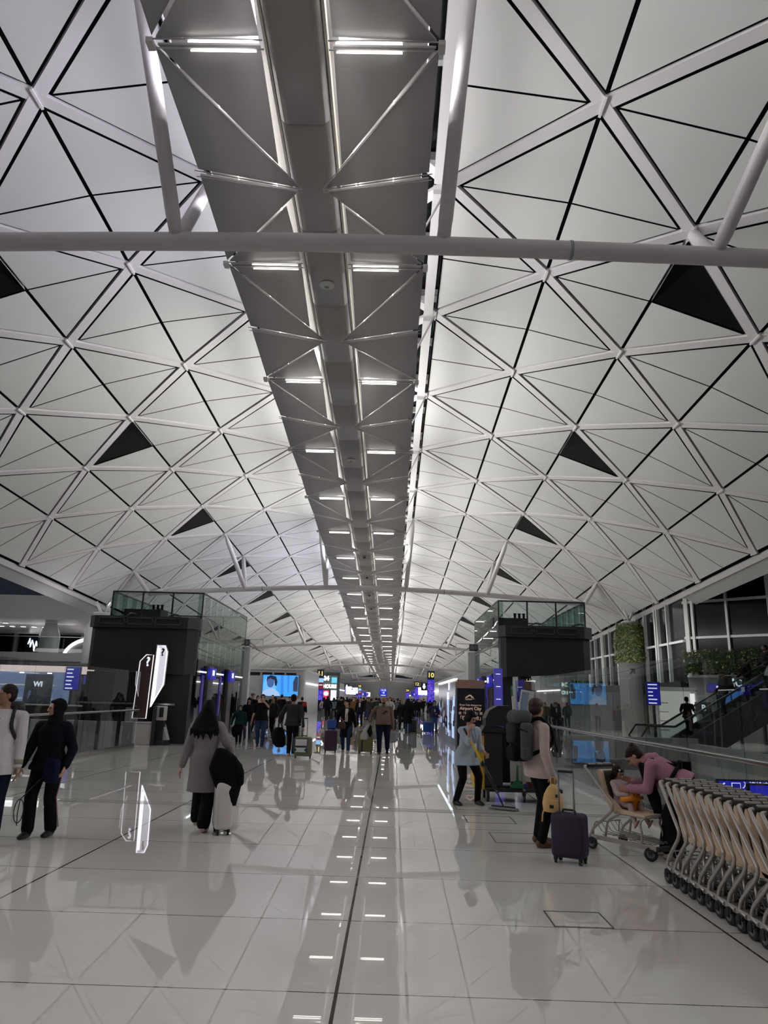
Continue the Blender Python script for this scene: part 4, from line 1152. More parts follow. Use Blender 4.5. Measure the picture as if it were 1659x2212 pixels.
def trolley(label, group=None):
    """child trolley: travels towards local -y, handle at the rear (+y)"""
    t = thing('child_trolley', label, 'trolley', group=group)
    W, N = .27, .19
    for s in (-1, 1):
        path = rounded([(s * (W - .05), .46, .945), (s * W, .46, .94), (s * W, .43, .91), (s * W, .02, .53), (s * W, .06, .46), (s * W, .36, .23), (s * W, .40, .15), (s * W, .28, .135)], .08)
        MB().tube(path, .0165, 8).build('side_tube', M_tube, t)
        MB().tube(rounded([(s * .20, .08, .45), (s * .20, -.02, .45), (s * .21, .18, .34), (s * .21, .22, .16)], .06), .014, 8).build('seat_stay', M_tube, t)
        MB().tube(rounded([(s * .17, -.34, .45), (s * .17, -.26, .37), (s * .18, -.30, .28), (s * .19, -.30, .15)], .06), .014, 8).build('front_stay', M_tube, t)
        MB().beam((s * W, .42, .14), (s * N, -.50, .14), .026, .05).build('base_rail', M_tube, t)
    MB().tube(rounded([(-.17, .03, .445), (-.17, -.36, .445), (.17, -.36, .445), (.17, .03, .445)], .05), .013, 8).build('seat_rail', M_tube, t)
    h = MB().tube([(-.23, .46, .945), (.23, .46, .945)], .022, 12).build('handle', M_rubber, t)
    for x in (-.145, 0.0, .145): MB().box((x, .46, .968), (.12, .03, .014)).build('handle_label', mat('handle_label', (.55, .50, .49), .4), h)
    MB().box((0, -.515, .14), (.40, .035, .055), bev=.01).build('bumper', M_rubber, t)
    wr = MB()
    for i in range(6): wr.tube(rounded([(-.20 + .08 * i, .36, .30), (-.20 + .08 * i, .28, .20), (-.16 + .065 * i, -.42, .165)], .04), .005, 5)
    for yy, zz in ((.36, .30), (.1, .188), (-.15, .178)): wr.tube([(-.22, yy, zz), (.22, yy, zz)], .006, 5)
    wr.tube(rounded([(-.22, .40, .16), (-.22, .38, .30), (.22, .38, .30), (.22, .40, .16)], .04), .007, 5)
    wr.build('wire_rack', M_grey, t)
    for nm, x, y, r, rz in (('caster', -W, .36, .068, .1), ('caster', W, .36, .068, -.1), ('caster', -N, -.44, .075, .5), ('caster', N, -.44, .075, -.4)):
        c = MB().box((x, y, .108), (.05, .075, .04), bev=.01).box((x - .026, y + .015, .095), (.008, .05, .07)).box((x + .026, y + .015, .095), (.008, .05, .07)).build(nm, M_rubber, t)
        wheel(c, (x, y + .02, r), r, .036, rz)
    # moulded seat: upright tall shell with raised sides, open to the front
    YZ = lambda x: Matrix(((0, 0, 1, x), (1, 0, 0, 0), (0, 1, 0, 0), (0, 0, 0, 1)))
    for q in (-1, 1):
        side = rounded([(.330, .88), (.300, .925), (.262, .90), (.205, .66), (.15, .60), (.07, .565), (.0, .495), (-.36, .475), (-.37, .45), (.04, .445), (.12, .47), (.20, .56)], .05, 3)
        MB().prism([(p.x, p.y) for p in [V((a, b, 0)) for a, b, *_ in [(p[0], p[1]) for p in side]]], -.022, .022, YZ(q * .172)).build('seat_side', M_seat, t)
    MB().prism([(.318, .915), (.296, .915), (.145, .53), (.05, .485), (-.36, .47), (-.36, .45), (.05, .455), (.165, .51)], -.155, .155, YZ(0)).build('seat_shell', M_seat, t)
    MB().prism([(.297, .90), (.286, .90), (.150, .555), (.158, .54)], -.145, .145, YZ(0)).build('seat_pad', M_cush, t)
    MB().prism([(.215, .60), (.18, .52), (.08, .445), (.02, .438), (.08, .43), (.19, .50), (.232, .60)], -.16, .16, YZ(0)).build('orange_base', M_orange, t)
    return t
tr0 = trolley('farthest child trolley of the nested row at right, next to the woman in pink')
ORD = ['second', 'third', 'fourth', 'fifth', 'sixth', 'seventh', 'eighth', 'ninth', 'tenth', 'eleventh', 'twelfth', 'thirteenth']
A_, B_ = V((2.80, 7.83, 0)), V((2.79, 5.72, 0))
row_rz = math.atan2((B_ - A_).y, (B_ - A_).x) + PI / 2
for i in range(14):
    c = A_ + (B_ - A_) * (i / 11.0) + V((.27, -.44, 0))
    if i == 0: tr0.location = c; tr0.rotation_euler = (0, 0, row_rz)
    else: copy_tree(tr0, loc=c, rz=row_rz, label='child trolley with beige seat, %s from the far end of the nested row' % (ORD[i - 1] if i < 13 else 'fourteenth'))
TC = V((2.92, 9.22, 0)); TRZ = .55
child_tr = copy_tree(tr0, loc=TC, rz=TRZ, label='single child trolley with the toddler sitting in its beige seat')
ot = MB()
ot.loft([[V((x * a, -.06 + y_ * a, z)) for x, y_ in ((-.055, -.03), (.055, -.03), (.055, .03), (-.055, .03))] for z, a in ((.465, .7), (.52, .75), (.57, 1.1), (.62, 1.4), (.66, 1.2), (.69, .7), (.705, .5))])
ot.tube(rounded([(-.16, .0, .60), (-.10, -.10, .62), (.10, -.10, .62), (.16, .0, .60)], .05), .03, 10)
o = ot.build('orange_safety_bar', M_orange, child_tr)

def suitcase(label, loc, rz, wd, dp, ht, m, style='ribs', handle=0.0, hside=1, group=None, tag_m=None, wheels=True, hm=None):
    t = thing('suitcase', label, 'suitcase', loc, rz, group)
    z0 = .06
    MB().box((0, 0, z0 + ht / 2), (wd, dp, ht), bev=min(.05, dp * .28)).build('shell', m, t)
    if style == 'ribs':
        for i in range(5): MB().box((-wd * .36 + wd * .18 * i, -dp / 2, z0 + ht / 2), (wd * .05, .012, ht * .84), bev=.004).build('rib', m, t)
    elif style == 'soft':
        MB().box((0, -dp / 2 - .012, z0 + ht * .36), (wd * .80, .03, ht * .52), bev=.02).build('front_pocket', m, t)
        MB().box((0, -dp / 2 - .012, z0 + ht * .80), (wd * .80, .03, ht * .22), bev=.02).build('upper_pocket', m, t)
    elif style == 'bands':
        for x in (-wd * .15, wd * .0): pass
        MB().box((-wd * .22, 0, z0 + ht / 2), (wd * .10, dp + .012, ht * .98), bev=.004).build('black_band', M_rubber, t)
    MB().tube(rounded([(-.07, 0, z0 + ht - .01), (-.07, 0, z0 + ht + .03), (.07, 0, z0 + ht + .03), (.07, 0, z0 + ht - .01)], .02), .012, 8).build('carry_handle', M_rubber, t)
    if handle:
        hx = min(.085, wd * .25)
        MB().tube(rounded([(-hx, hside * dp * .30, z0 + ht - .02), (-hx, hside * dp * .30, z0 + ht + handle), (hx, hside * dp * .30, z0 + ht + handle), (hx, hside * dp * .30, z0 + ht - .02)], .03), .011, 8).build('pull_handle', hm or M_grey, t)
        MB().box((0, hside * dp * .30, z0 + ht + handle), (hx * 2.1, .034, .03), bev=.01).build('grip', M_rubber, t)
    for sx in (-1, 1):
        for sy in (-1, 1):
            c = MB().box((sx * (wd / 2 - .045), sy * (dp / 2 - .045), .055), (.04, .05, .05), bev=.01).build('caster', M_rubber, t)
            wheel(c, (sx * (wd / 2 - .045), sy * (dp / 2 - .045), .03), .03, .028, .2 * sx * sy)
    return t
M_purple = mat('purple_fabric', (.022, .008, .036), .65, bump=.3, nscale=140)
suitcase('large dark purple fabric suitcase with pulled-out handle beside the man with the backpack', (2.02, 8.56, 0), -.55, .37, .25, .455, M_purple, 'plain', .44, hside=-1)
suitcase('tall white suitcase with a black jacket over it, beside the woman in the grey coat', (-2.10, 9.66, 0), PI + .35, .22, .36, .56, mat('white_shell', (.62, .57, .58), .3), 'ribs', .30, hside=-1)
p = ground(713, 1626); suitcase('dark purple suitcase standing left of the woman in the black coat', (p.x, p.y, 0), .1, .40, .26, .62, mat('plum_shell', (.04, .014, .04), .35), 'ribs', .42)
tb = thing('travel_bag', 'blue soft bag strapped on top of the dark purple suitcase', 'bag', (p.x + .02, p.y, .72))
MB().box((0, 0, .14), (.30, .2, .30), bev=.07).build('body', mat('royal_blue_fabric', (.012, .06, .28), .6), tb)
MB().box((0, -.105, .10), (.2, .02, .14), bev=.009).build('pocket', mat('royal_blue_fabric', (.012, .06, .28), .6), tb)
p = ground(789, 1628); suitcase('olive green suitcase with a black strap beside the man in the brown hoodie', (p.x, p.y, 0), -.05, .46, .28, .66, mat('olive_shell', (.13, .11, .045), .35), 'bands', .32)
p = ground(654, 1638)
gs = suitcase('olive and teal suitcase with a white bag, pulled by the man in the grey jacket', (p.x, p.y, 0), PI + .1, .50, .28, .52, mat('olive_grey_shell', (.15, .15, .085), .4), 'plain', .50)
gs.rotation_euler = (0, 0, .1)
tb = thing('travel_bag', 'white and teal bag strapped to the suitcase pulled by the man in the grey jacket', 'bag', (p.x - .06, p.y - .20, .16))
MB().box((0, 0, .20), (.40, .10, .38), bev=.03).build('body', mat('teal_fabric', (.015, .05, .06), .6), tb)
MB().box((.02, -.055, .28), (.32, .02, .17), bev=.006).build('white_panel', M_wallwhite, tb)
MB().prism([(-.15, .02), (.17, .02), (.11, .08), (.17, .14), (-.15, .14), (-.09, .08)], 0, .02, Matrix.Translation((.0, -.05, 0)) @ Matrix.Rotation(PI / 2, 4, 'X')).build('white_bow', M_wallwhite, tb)
p = ground(923, 1584); suitcase('bright blue suitcase beside the boy in the navy sweatshirt', (p.x, p.y, 0), 0, .46, .25, .52, mat('blue_shell', (.012, .08, .36), .35), 'ribs', .50)
for px, py, w_, h_, lab in ((846, 1578, .50, .56, 'black suitcase right behind the man in the brown hoodie'), (891, 1585, .42, .62, 'black suitcase just right of the long-haired woman in black')):
    p = ground(px, py); suitcase(lab, (p.x, p.y, 0), 0, w_, .26, h_, mat('black_shell', (.010, .010, .014), .45), 'ribs', .45)
p = ground(712, 1556); suitcase('black suitcase behind the people in front of the red shopfront', (p.x, p.y, 0), 0, .5, .26, .6, mat('black_shell', (.010, .010, .014), .45), 'plain', .4)

# --- cleaning cart
CX, CY = 1.95, 13.55
M_yel = mat('yellow_bag_vinyl', (.62, .36, .015), .45)
M_cart = mat('black_cart_plastic', (.014, .014, .017), .45)
t = thing('cleaning_cart', 'black janitor cart with a yellow refuse bag, behind the cleaner', 'cart', (CX, CY, 0))
MB().box((.42, 0, .20), (1.35, .55, .07), bev=.02).build('base_tray', M_cart, t)
MB().box((-.12, 0, .70), (.36, .48, .95), bev=.04).build('bin_body', M_cart, t)
MB().prism([(-.32, 1.16), (.10, 1.16), (.10, 1.25), (-.26, 1.27)], -.26, .26, Matrix.Rotation(PI / 2, 4, 'X')).build('bin_lid', M_cart, t)
hood = [(-.24, 1.27), (.30, 1.27), (.30, 1.55), (.22, 1.63), (-.02, 1.62), (-.17, 1.54), (-.24, 1.40)]
MB().prism(hood, -.25, .25, Matrix.Rotation(PI / 2, 4, 'X')).build('bag_hood', M_cart, t)
MB().loft([[V((-.33 + ax, y_, z)) for ax, y_ in ((-.10 * k, -.24), (.06, -.24), (.06, .24), (-.10 * k, .24))] for z, k in ((.20, 1.0), (.35, 1.25), (.7, 1.25), (1.0, .95), (1.10, .7))], smooth=False).build('yellow_bag', M_yel, t)
MB().box((.45, .22, .75), (.75, .04, .95)).build('back_panel', M_cart, t)
MB().box((.42, -.26, .62), (.05, .05, .85)).build('upright', mat('pale_post', (.45, .45, .44), .4), t)
fs = MB().box((.44, -.20, .62), (.50, .03, .80)).build('floor_sign', mat('white_sign_board', (.50, .47, .47), .4), t)
MB().prism([(-.10, .0), (.10, .0), (0, .2)], 0, .006, Matrix.Translation((.36, -.22, .68)) @ Matrix.Rotation(PI / 2, 4, 'X')).build('maroon_triangle', mat('maroon_print', (.10, .012, .016), .4), fs)
MB().box((.44, -.218, .95), (.48, .006, .14)).build('maroon_band', mat('maroon_print', (.10, .012, .016), .4), fs)
MB().box((.44, -.218, .28), (.48, .006, .12)).build('maroon_band', mat('maroon_print', (.10, .012, .016), .4), fs)
for x, y in ((-.22, -.24), (-.22, .24)): wheel(t, (x, y, .11), .11, .05)
for x, y in ((.95, -.22), (.95, .22), (.42, -.24)):
    c = MB().box((x, y, .14), (.06, .08, .06), bev=.01).build('caster', M_rubber, t); wheel(c, (x, y, .06), .06, .04)
for nm, lab, x, col, hd, top, lean in (('squeegee', 'white pole with green grips standing on the cart', .30, 'g', 1, 1.92, -.02), ('pole', 'white cleaning pole with a blue tip leaning on the cart', .44, 'b', 0, 1.82, -.03), ('scraper', 'short white pole with a yellow grip on the right of the cart', .68, 'y', 0, .95, .0)):
    q = thing(nm, lab, 'cleaning tool', (CX + x, CY - .30, .24))
    cm = {'g': mat('green_grip', (.01, .12, .05), .4), 'b': mat('blue_grip', (.02, .02, .14), .4), 'y': M_yel}[col]
    hh = top - .24
    MB().tube([(0, 0, .05), (lean * hh * 2, .02, hh)], .014, 8).build('pole', mat('white_pole', (.5, .5, .49), .4), q)
    MB().tube([(lean * hh * 2, .02, hh - .12), (lean * hh * 2, .02, hh + .06)], .02, 8).build('grip', cm, q)
    if hd:
        MB().tube([(0, 0, .12), (0, 0, .38)], .022, 8).build('lower_grip', cm, q)
        MB().prism([(-.14, 0), (.14, 0), (.05, .12), (-.05, .12)], -.02, .02, Matrix.Rotation(PI / 2, 4, 'X')).build('blade', cm, q)
    else: MB().box((0, 0, .03), (.06, .04, .08)).build('head', cm, q)
q = thing('tablet_holder', 'tilted white board with a blue picture standing up from the cart', 'board', (CX + .48, CY - .12, 1.45))
MB().box((0, 0, .22), (.24, .05, .48), bev=.01).build('frame', M_wallwhite, q).rotation_euler = (0, .16, 0)
MB().box((-.04, -.03, .22), (.12, .012, .40)).build('picture', mat('pale_blue_print', (.28, .36, .48), .4), q).rotation_euler = (0, .16, 0)
MB().box((0, .05, -.55), (.03, .03, 1.2)).build('rod', M_grey, q)
q = thing('tape_roll', 'small gold and black ring lying on the cart tray', 'ring', (CX + .70, CY - .20, .26))
MB().tube([(.05 * math.cos(a), 0, .05 + .05 * math.sin(a)) for a in [2 * PI * i / 14 for i in range(14)]], .014, 6, closed=True).build('ring', M_yel, q)
# mop
h0, h1 = at(1002, 1573, 12.55), at(1068, 1698, 12.45)
f = V((1.86, 12.35, .03))
q = thing('floor_mop', 'flat floor mop with a yellow pole held by the cleaner', 'mop', f)
MB().tube([h0 - f, h0 + (h1 - h0) * .12 - f], .020, 8).build('grip', M_rubber, q)
MB().tube([h0 + (h1 - h0) * .12 - f, h1 - f], .017, 8).build('pole', M_yel, q)
mid = h0 + (h1 - h0) * .62
MB().tube([mid - f, h1 - f + (h1 - h0) * .12], .030, 8).build('black_sleeve', M_cart, q)
MB().ell(mid - f, (.04, .04, .05)).build('clamp', M_cart, q)
MB().tube([h1 - f, (0, 0, .03)], .014, 8).build('lower_pole', M_dark, q)
hd = MB().box((0, 0, 0), (.46, .12, .03), bev=.01).build('mop_head', mat('grey_mop_plate', (.22, .22, .23), .5), q); hd.rotation_euler = (0, 0, -.5)
MB().box((0, 0, .02), (.40, .05, .03), bev=.008).build('clip_bar', M_cart, hd)
# ================================================================== PEOPLE
def cap(mb, p, q, r1, r2, n=10):
    p, q = V(p), V(q); d = q - p
    if d.length < 1e-5: d = V((0, 0, 1e-4))
    d.normalize(); a = d.orthogonal().normalized(); b = d.cross(a)
    rings = []
    for k in range(1, 4):
        t = PI / 2 * (1 - k / 3); rings.append((p - d * r1 * math.sin(t), r1 * max(math.cos(t), .05)))
    rings[-1] = (p, r1)
    for k in range(0, 3):
        t = PI / 2 * k / 3; rings.append((q + d * r2 * math.sin(t), r2 * math.cos(t)))
    rings.append((q + d * r2 * .995, r2 * .12))
    rings.insert(0, (p - d * r1 * .995, r1 * .12))
    mb.loft([[c + (a * math.cos(2 * PI * j / n) + b * math.sin(2 * PI * j / n)) * r for j in range(n)] for c, r in rings])
def chain(mb, pts, rs, n=10):
    for i in range(len(pts) - 1): cap(mb, pts[i], pts[i + 1], rs[i], rs[i + 1], n)
def oval_loft(mb, secs, n=18):
    """secs: (centre, x axis, y axis, rx, ry)"""
    rings = []
    def ring(c, ax, ay, rx, ry): return [c + ax * rx * math.cos(2 * PI * j / n) + ay * ry * math.sin(2 * PI * j / n) for j in range(n)]
    for s in secs: rings.append(ring(*s))
    mb.loft(rings)
def fuse(mb, name, m, parent, vox, smooth=3):
    """one continuous skin around overlapping closed pieces"""
    o = bpy.data.objects.new(name, mb.mesh(name)); COL.objects.link(o)
    r = o.modifiers.new('r', 'REMESH'); r.mode = 'VOXEL'; r.voxel_size = vox; r.use_smooth_shade = True
    if smooth:
        s = o.modifiers.new('s', 'SMOOTH'); s.factor = .5; s.iterations = smooth
    dg = bpy.context.evaluated_depsgraph_get()
    me = bpy.data.meshes.new_from_object(o.evaluated_get(dg))
    o.modifiers.clear(); old = o.data; o.data = me; bpy.data.meshes.remove(old)
    me.name = name
    me.materials.clear(); me.materials.append(m)
    if parent is not None: o.parent = parent
    return o
def ik(a, t, l1, l2, pole):
    a, t, pole = V(a), V(t), V(pole)
    d = t - a; L_ = min(d.length, (l1 + l2) * .999); d.normalize(); t = a + d * L_
    x = (l1 * l1 - l2 * l2 + L_ * L_) / (2 * L_); h = math.sqrt(max(l1 * l1 - x * x, 0))
    p = pole - d * pole.dot(d)
    if p.length < 1e-4: p = d.orthogonal()
    return a + d * x + p.normalized() * h, t

SKIN = {'tan': mat('skin_tan', (.30, .155, .10), .5), 'fair': mat('skin_fair', (.46, .25, .18), .5), 'brown': mat('skin_brown', (.20, .10, .065), .5)}
M_hairblack = mat('black_hair', (.004, .0035, .0035), .6, bump=.5, nscale=60, spec=.15)
M_hairbrown = mat('dark_brown_hair', (.020, .009, .007), .5, bump=.5, nscale=60, spec=.2)
M_hairblond = mat('blond_hair', (.20, .13, .065), .5, bump=.5, nscale=60)
M_eye = mat('dark_eye', (.008, .006, .005), .2)
M_lip = mat('lip', (.26, .09, .075), .5)
FAB = {}
def fab(name, col, rough=.8):
    return mat('fabric_' + name, col, rough, noise=.12, nscale=9, bump=.35, spec=.12)
BLACK = fab('black', (.006, .006, .007)); NAVY = fab('navy', (.008, .011, .026)); DENIM = fab('denim', (.022, .042, .10))
CHAR = fab('charcoal', (.028, .03, .032)); WHITE = fab('white', (.58, .55, .54)); SHOEB = mat('black_shoe', (.010, .010, .010), .5)
SHOEW = mat('white_shoe', (.50, .47, .45), .5); SOLE = mat('pale_sole', (.42, .40, .38), .6)

def hand(mb, wrist, d, palm, sc, curl=.5, left=False):
    """five fingers and a thumb; d = pointing direction, palm = palm normal"""
    d = V(d).normalized(); palm = V(palm); palm = (palm - d * palm.dot(d)).normalized()
    side = d.cross(palm) * (1 if left else -1)          # towards the thumb
    w_ = V(wrist); k0 = w_ + d * .050 * sc
    for s in (-.014, -.005, .005, .014): cap(mb, w_ + side * s * .7 * sc, k0 + side * s * 1.15 * sc, .0085 * sc, .0082 * sc, 8)
    for s, ln in ((.0165, .040), (.0055, .045), (-.0055, .042), (-.0155, .033)):
        b = k0 + side * s * sc; dd = d; seg = ln * sc / 2.3
        for k in range(3):
            a = curl * (.55 if k == 0 else .75)
            dd = (dd * math.cos(a) + palm * math.sin(a)).normalized()
            e = b + dd * seg * (1.0 if k == 0 else .72)
            cap(mb, b, e, (.0056 - .0006 * k) * sc, (.0051 - .0006 * k) * sc, 7); b = e
    t0 = w_ + d * .014 * sc + side * .013 * sc
    t1 = t0 + (d * .6 + side * .75 + palm * .35).normalized() * .024 * sc
    t2 = t1 + (d * .9 + side * .15 + palm * .45 * (1 + curl)).normalized() * .022 * sc
    cap(mb, t0, t1, .0072 * sc, .0062 * sc, 8); cap(mb, t1, t2, .0060 * sc, .0050 * sc, 8)

def person(label, x, y, rz, h=1.70, female=False, belly=0.0, build=1.0, skin='tan', top=BLACK, top_kind='jacket', bottom=BLACK, flare=0.0, shoe=SHOEB,
           hair='short', hairm=M_hairblack, lf=(.055, .02), rf=(-.055, -.02), lift=(0, 0), lh=None, rh=None, lean=(0, .0), bend=None, head=(0, 0), vox=.016,
           curl=(.5, .5), group=None, name='person', hips=None, kneepole=None, sleeves='long', z=0.0, palms=None, category='person', elbow=None, hem=None, face=True, headscale=1.0, arm_pole=None, hatm=None, legw=1.0):
    """the figure faces local -y; its left hand is at +x; lengths are fractions of the height h"""
    t = thing(name, label, category, (x, y, z), rz, group)
    S = h; X = V((1, 0, 0))
    hip = V((0, 0, .525 * S)) if hips is None else V(hips) * S
    sp = V((lean[0], lean[1], 1)).normalized()
    if bend is not None: sp = V(bend).normalized()
    base = hip + sp * .300 * S
    fwd = sp.cross(X).normalized() * -1
    if fwd.y > 0 and abs(sp.z) > .3: fwd = -fwd
    fw = -fwd                                             # back direction
    sw = (.098 if female else .112) * build
    shL, shR = base - sp * .043 * S + X * sw * S, base - sp * .043 * S - X * sw * S
    neckr = base - sp * .012 * S
    hx = (.056 if female else .052) * build
    hpL, hpR = hip + X * hx * S, hip - X * hx * S
    # legs
    legs = []
    for hp, ft, lf_, sg in ((hpL, lf, lift[0], 1), (hpR, rf, lift[1], -1)):
        an = V((ft[0] * S, ft[1] * S, (ft[2] if len(ft) > 2 else .048) * S + lf_ * S))
        kp = V(kneepole) if kneepole else V((0.05 * sg, -1, 0))
        kn, an = ik(hp, an, .245 * S, .246 * S, kp); legs.append((hp, kn, an, lf_))
    arms = []
    for sh, tg, sg in ((shL, lh, 1), (shR, rh, -1)):
        if tg is None: tg = (sg * (sw + .045), .00, .455)
        tg = V(tg) * S
        ap = V(arm_pole) if arm_pole else V((.45 * sg, .8, -.2))
        el, wr = ik(sh, tg, .172 * S, .148 * S, ap); arms.append((sh, el, wr, sg))
    # head frame
    nd = (sp * .6 + V((0, 0, 1)) * .4).normalized() if bend is None else (sp * .75 + V((0, -.35, -.05))).normalized()
    hc = base + nd * .098 * S
    yaw, pit = head
    HR = Matrix.Translation(hc) @ Matrix.Rotation(yaw, 4, 'Z') @ Matrix.Rotation(pit, 4, 'X')
    hs = S * headscale * 1.06
    # ---- body
    mb = MB()
    bw = build
    oval_loft(mb, [(hip - sp * .055 * S, X, fw, .040 * S * bw, .036 * S * bw), (hip - sp * .03 * S, X, fw, .085 * S * bw, .06 * S * bw), (hip + sp * .02 * S, X, fw, (.094 if female else .088) * S * bw, .062 * S * bw),
                   (hip + sp * .09 * S + fwd * belly * .3 * S, X, fw, (.072 if female else .082) * S * bw, (.055 + belly * .5) * S * bw), (hip + sp * .17 * S, X, fw, .083 * S * bw, (.060 + belly * .25) * S * bw),
                   (hip + sp * .235 * S, X, fw, .094 * S * bw, .060 * S * bw), (hip + sp * .280 * S, X, fw, .075 * S * bw, .045 * S), (base + sp * .012 * S, X, fw, .034 * S, .034 * S)])
    cap(mb, base - sp * .02 * S, hc + HR.to_3x3() @ V((0, .006 * hs, -.03 * hs)), .034 * S, .030 * S)
    for hp, kn, an, l_ in legs: chain(mb, [hp, kn, an], [.050 * S * bw, .034 * S, .021 * S])
    for sh, el, wr, sg in arms: chain(mb, [neckr, sh, el, wr], [.026 * S, .031 * S, .0235 * S, .0170 * S])
    for (sh, el, wr, sg), i in zip(arms, (0, 1)):
        d = (wr - el).normalized()
        if palms and palms[i]: d, pn = (d * .5 + V(palms[i][0]).normalized() * .8), V(palms[i][1])
        else: pn = V((-sg * 1.0, -.2, 0))
        hand(mb, wr, d, pn, S, curl[i], left=(sg > 0))
    for c, r in (((0, .006, .010), (.0435, .0535, .051)), ((0, -.012, -.018), (.0385, .041, .046)), ((0, -.026, -.045), (.022, .022, .016)), ((.043, .004, -.008), (.006, .011, .017)), ((-.043, .004, -.008), (.006, .011, .017)), ((0, -.044, .010), (.028, .010, .006))):
        mb.ell(V(c) * hs, V(r) * hs, 14, 10, HR)
    nb = MB(); cap(nb, HR @ (V((0, -.050, .002)) * hs), HR @ (V((0, -.059, -.014)) * hs), .0055 * hs, .0095 * hs); mb.add(nb.v, nb.f, True)
    fuse(mb, 'body', SKIN[skin], t, vox * .62, 2)
    if face:
        for s in (-1, 1):
            MB().ell(V((s * .0165, -.0500, -.001)) * hs, V((.0072, .004, .0040)) * hs, 10, 6, HR).build('eye', M_eye, t)
            MB().ell(V((s * .0175, -.0525, .0095)) * hs, V((.011, .004, .0022)) * hs, 8, 6, HR).build('eyebrow', hairm, t)
        MB().ell(V((0, -.0525, -.0300)) * hs, V((.013, .004, .0042)) * hs, 10, 6, HR).build('mouth', M_lip, t)
    # ---- trousers
    mb = MB()
    oval_loft(mb, [(hip - sp * .062 * S, X, fw, .05 * S * bw, .042 * S * bw), (hip - sp * .035 * S, X, fw, .094 * S * bw, .068 * S * bw), (hip + sp * .02 * S, X, fw, (.100 if female else .094) * S * bw, .069 * S * bw), (hip + sp * .085 * S + fwd * belly * .3 * S, X, fw, (.08 if female else .088) * S * bw, (.061 + belly * .5) * S * bw)])
    for hp, kn, an, l_ in legs:
        e = an + V((0, 0, -.012 * S)) if l_ < .03 else V(an)
        if flare: e.z = max(e.z, (.033 + flare * .016) * S * .95 + .012 + l_)
        chain(mb, [hp, kn, e.lerp(kn, .04)], [.060 * S * bw * legw, (.043 + flare * .006) * S * legw, (.033 + flare * .016) * S * legw])
    if bottom is not None: fuse(mb, 'trousers', bottom, t, vox * .8, 3)
    # ---- shoes
    for hp, kn, an, l_ in legs:
        sh_ = (an - kn).normalized(); toe = V((0, -1, 0))
        if l_ > .015: toe = V((0, -.8, -.6)).normalized()
        if kneepole: toe = V(kneepole).normalized()
        sole = V((0, 0, -1)) if l_ <= .015 else toe.cross(X).normalized() * (1 if toe.cross(X).z < 0 else -1)
        mb = MB(); b = an + sole * .022 * S
        side = toe.cross(sole).normalized()
        oval_loft(mb, [(b - toe * .036 * S, side, sole, .012 * S, .012 * S), (b - toe * .028 * S, side, sole, .023 * S, .025 * S), (b + toe * .02 * S, side, sole, .025 * S, .028 * S), (b + toe * .065 * S + sole * .006 * S, side, sole, .029 * S, .020 * S), (b + toe * .098 * S + sole * .010 * S, side, sole, .022 * S, .014 * S), (b + toe * .108 * S + sole * .012 * S, side, sole, .008 * S, .006 * S)], 14)
        cap(mb, an + (kn - an).normalized() * .02 * S, b, .026 * S, .024 * S)
        so = fuse(mb, 'shoe', shoe, t, vox * .75, 1)
    # ---- top
    mb = MB(); g = 1.0 if top_kind in ('shirt', 'tee') else 1.12
    secs = [(hip - sp * (.015 if hem is None else hem) * S, X, fw, (.112 if female else .112) * S * bw * g * .98, (.084 + belly * .35) * S * bw * g), (hip + sp * .03 * S + fwd * belly * .15 * S, X, fw, .114 * S * bw * (1.0 if g < 1.05 else 1.04), (.080 + belly * .5) * S * bw * g), (hip + sp * .09 * S + fwd * belly * .3 * S, X, fw, (.086 if female else .096) * S * bw * g, (.066 + belly * .6) * S * bw * g),
            (hip + sp * .17 * S + fwd * belly * .12 * S, X, fw, .094 * S * bw * g, (.069 + belly * .3) * S * bw * g), (hip + sp * .230 * S, X, fw, .104 * S * bw * g, .068 * S * bw * g), (hip + sp * .272 * S, X, fw, .078 * S * bw * g, .052 * S * g), (base + sp * .006 * S, X, fw, .043 * S * g, .042 * S * g)]
    if top_kind == 'coat':
        secs = [(V((hip.x, hip.y, .285 * S)), X, V((0, 1, 0)), .125 * S * bw, .098 * S * bw), (V((hip.x, hip.y, .40 * S)), X, V((0, 1, 0)), .118 * S * bw, .090 * S * bw)] + secs[1:]
    oval_loft(mb, secs)
    if hem is not None and hem > .03 and top_kind != 'coat':
        lc = (legs[0][0].lerp(legs[0][1], hem / .245) + legs[1][0].lerp(legs[1][1], hem / .245)) / 2; spx = abs(legs[0][1].x - legs[1][1].x) * .16; spy = abs(legs[0][1].y - legs[1][1].y) * .28
        secs = [(lc + V((0, 0, -.004 * S)), X, V((0, 1, 0)), .121 * S * bw + spx, (.088 + belly * .25) * S * bw + spy), ((lc + hip) / 2, X, fw, .127 * S * bw + spx * .6, (.089 + belly * .35) * S * bw + spy * .6), (hip, X, fw, .124 * S * bw, (.087 + belly * .4) * S * bw)] + secs[1:]
        mb = MB(); oval_loft(mb, secs)
    cuffs = {'long': 1.0, 'short': .0, 'half': .35}[sleeves]
    for sh, el, wr, sg in arms:
        if sleeves == 'short': chain(mb, [neckr - sp * .014 * S, sh, sh.lerp(el, .72)], [.034 * S, .042 * S * g, .040 * S * g])
        elif sleeves == 'half': chain(mb, [neckr - sp * .014 * S, sh, el, el.lerp(wr, .3)], [.034 * S, .042 * S * g, .037 * S * g, .037 * S * g])
        else: chain(mb, [neckr - sp * .014 * S, sh, el, wr - (wr - el).normalized() * .012 * S], [.034 * S, .041 * S * g, .034 * S * g, .0265 * S * g])
